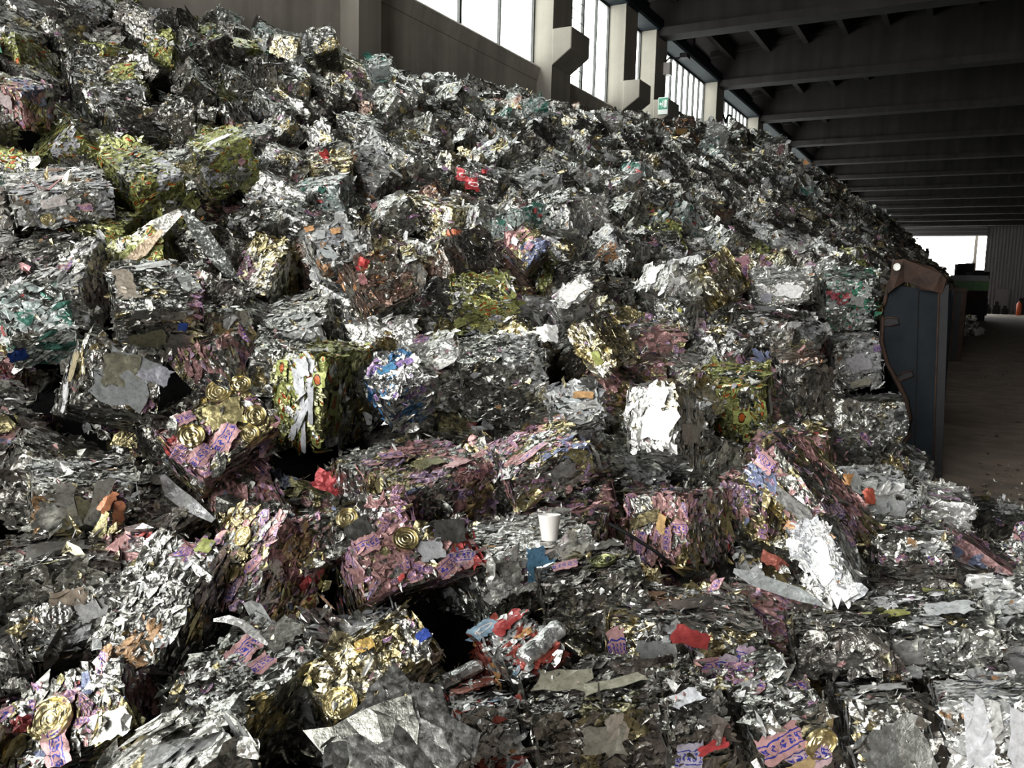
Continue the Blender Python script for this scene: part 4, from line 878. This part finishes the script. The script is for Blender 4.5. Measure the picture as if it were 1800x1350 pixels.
# ------------------------------------------------------------------ steel barriers along the aisle
YB = 6.94
bar = empty('steel_barrier', (-.35, YB, 0)); tag(bar, 'tall dark blue steel barrier with a torn rusty edge holding back the heap', 'barrier', 'steel barriers along the foot of the heap')
def P2(pts): return [((onY(x, y, YB)[0] + .35), onY(x, y, YB)[2]) for x, y in pts]
out = P2([(1562, 500), (1556, 530), (1550, 560), (1550, 600), (1560, 640), (1578, 672), (1593, 700), (1601, 735), (1598, 765), (1580, 790), (1552, 808), (1545, 828), (1545, 842), (1641, 846), (1652, 512)])
MB().prism([(a, max(z, .0)) for a, z in out], 1, 0, .02).build('front_plate', M_blue, bar)
edge = P2([(1562, 500), (1556, 530), (1550, 560), (1550, 600), (1560, 640), (1578, 672), (1593, 700), (1601, 735), (1598, 765), (1580, 790), (1552, 808), (1530, 815)])
MB().tube([(a, -.012 + .012 * math.sin(i * 1.7), z) for i, (a, z) in enumerate(edge)], .014, 8, [.013, .016, .013, .017, .015, .02, .017, .014, .016, .013, .012, .006]).build('torn_edge', M_rust, bar, True)
se = P2([(1614, 512), (1611, 640), (1606, 842)]); MB().tube([(a, -.004, max(z, .01)) for a, z in se], .006, 6).build('weld_seam', M_dark, bar)
rg = P2([(1641, 846), (1655, 846), (1668, 500), (1652, 505)])
MB().prism([(a, max(z, .0)) for a, z in rg], 1, -.02, .05).build('flange', M_dark, bar)
ed = P2([(1640, 846), (1644, 700), (1651, 508)]); MB().tube([(a, -.024, max(z, .01)) for a, z in ed], .007, 6).build('flange_edge', M_rust, bar, True)
MB().box((.13, .03, 0), (.18, 1.9, 1.42)).box((.18, .5, 0), (.22, .6, 1.42)).box((.18, 1.5, 0), (.22, 1.6, 1.42)).box((-.2, 1.0, 0), (.13, 1.9, 1.38)).build('side_plate', M_blue, bar)
top = [(1569, 458), (1590, 456), (1612, 459), (1614, 463), (1640, 470), (1656, 482), (1664, 492), (1656, 516), (1640, 512), (1618, 509), (1604, 499), (1590, 496), (1572, 508), (1562, 516), (1558, 500), (1566, 488)]
tp = P2(top); n = len(tp); V = []
for i, (a, z) in enumerate(tp): V.append((a, -.03 - .04 * math.sin(i * .9) ** 2, z))
for i, (a, z) in enumerate(tp): V.append((a, .35 + .02 * math.sin(i), z * .995 + .02))
mb = MB(); mb.v = V; mb.f = [tuple(range(n))[::-1], tuple(range(n, 2 * n))] + [(i, (i + 1) % n, n + (i + 1) % n, n + i) for i in range(n)]
mb.build('bent_top_plate', M_rust, bar)
hc = P2([(1578, 470)])[0]; rim = [(hc[0] + .022 * math.cos(t), -.075, hc[1] + .024 * math.sin(t)) for t in np.linspace(0, 6.2832, 17)]
MB().tube(rim, .005, 6).build('lifting_eye', M_white, bar, True)
MB().lathe([(0, -.001), (.02, -.001), (.02, .001), (0, .001)], 16).build('eye_hole', M_signw, bar).matrix_local = Matrix.Translation((hc[0], -.073, hc[1])) @ Matrix.Rotation(math.pi / 2, 4, 'X')
def slot(pts):
    q = P2(pts); k = len(q); mb = MB(); mb.tube([(a, -.008, z) for a, z in q] + [(q[0][0], -.008, q[0][1])], .007, 6)
    o = mb.build('slot_rim', M_rust, bar, True)
    MB().prism(q, 1, -.006, -.001).build('slot', M_dark, o)
slot([(1553, 562), (1560, 558), (1578, 560), (1581, 570), (1562, 573), (1554, 572)])
slot([(1578, 662), (1590, 654), (1603, 652), (1606, 661), (1595, 664), (1582, 670)])
q = P2([(1560, 820), (1590, 818), (1600, 806), (1612, 790)]); MB().tube([(a, -.05 - .02 * i, z) for i, (a, z) in enumerate(q)], .004, 6).build('bent_wire', M_signw, bar, True)
b2 = empty('steel_barrier', (-.33, 20.4, 0)); tag(b2, 'rusty dark steel barrier standing further down the aisle', 'barrier', 'steel barriers along the foot of the heap')
MB().box((-.25, 0, 0), (.22, 7.5, 1.5)).build('plate_box', M_dark, b2, bevel=.01)
for i in range(9): MB().box((.22, i * .9, 0), (.26, i * .9 + .12, 1.55)).build('rib', M_rust, b2)
MB().box((-.27, -.03, 1.5), (.27, 7.5, 1.58)).build('top_rail', M_rust, b2)
MB().box((-.2, -.02, 0), (-.12, 0, 1.5)).box((.0, -.02, 0), (.06, 0, 1.5)).box((.17, -.02, 0), (.22, 0, 1.5)).build('front_rib', M_rust, b2)

# ------------------------------------------------------------------ far end of the aisle
g = empty('waste_skip', (0, 60, 0)); tag(g, 'green and grey open skip on a dark base near the bright doorway', 'skip')
MB().prism([(-1.15, 1.9), (.98, 1.9), (.98, 2.5), (-1.15, 2.5)], 1, 0, 4).build('green_side', M_green, g)
MB().box((-1.2, -.1, 2.5), (.92, 4.1, 2.85)).build('grey_rim', M_shut, g); MB().box((-1.1, 0, 1.4), (.95, 4, 1.9)).build('lower_side', M_rust, g)
MB().box((-1.0, .1, .35), (1.0, 3.9, 1.4)).build('chassis', M_dark, g)
for a in (-.8, .45): MB().box((a, .1, 0), (a + .45, .5, .35)).build('foot', M_dark, g)
ld = MB(); R = np.random.RandomState(4)
for i in range(16): x, y = R.uniform(-1.1, .4), R.uniform(.2, 3.6); ld.box((x, y, 2.7), (x + R.uniform(.3, .6), y + .4, 2.95 + R.uniform(.1, .9) * (1 if x < -.4 else .3)), R.uniform(0, 1))
tag(ld.build('scrap_load', M_dark), 'dark lumps of scrap piled in the green skip', 'scrap load', kind='stuff').location = g.location
o = MB().lathe([(0, 0), (.2, 0), (.2, 1.0), (.15, 1.15), (.05, 1.2), (.05, 1.3), (0, 1.3)], 20).build('gas_cylinder', M_orange, None, True); o.location = (3.95, 88, 0)
tag(o, 'orange gas cylinder standing at the foot of the ribbed far wall', 'gas cylinder')
R = np.random.RandomState(8)
for i, (x, w_, hh) in enumerate([(1.5, .7, .9), (2.3, .6, 1.2), (3.0, .5, .8), (4.3, .7, 1.6)]):
    m = MB().box((-w_ / 2, -.3, 0), (w_ / 2, .3, hh * .7)).box((-w_ / 3, -.2, hh * .7), (w_ / 4, .2, hh)).box((-w_ / 2 - .04, -.34, hh * .3), (w_ / 2 + .04, .34, hh * .36))
    o = m.build('machine_crate', M_dark, bevel=.02); o.location = (x, 92, 0)
    tag(o, ['low black crate nearest the bright doorway along the far wall', 'black crate in front of the small far door', 'lowest black crate beyond the small far door', 'tallest black crate along the far wall by the gas cylinder'][i], 'crate', 'dark crates along the far wall')
# a little spilled pile of bright bales in the aisle beyond the second barrier
spl = []
for i in range(14):
    pal = ['silver', 'bright', 'white'][i % 3]; V, T, A, U = low(pal, 0, 2); m = np.array(rot_for((0, 0, 1), R)); c = np.array([-.25 + R.uniform(-.5, .55) + .012 * i, 33 + i * .9, .17 + .3 * (i % 3 == 0)])
    spl.append((V @ m.T + c, T, A, U))
off = 0; Ts = []
for s_ in spl: Ts.append(s_[1] + off); off += len(s_[0])
tag(link_mesh('spilled_bales', mesh_from('spilled_bales', np.concatenate([s_[0] for s_ in spl]), np.concatenate(Ts), np.concatenate([s_[2] for s_ in spl]), np.concatenate([s_[3] for s_ in spl]))), 'small spill of silver bales on the floor beyond the second barrier', 'scrap heap', kind='stuff')
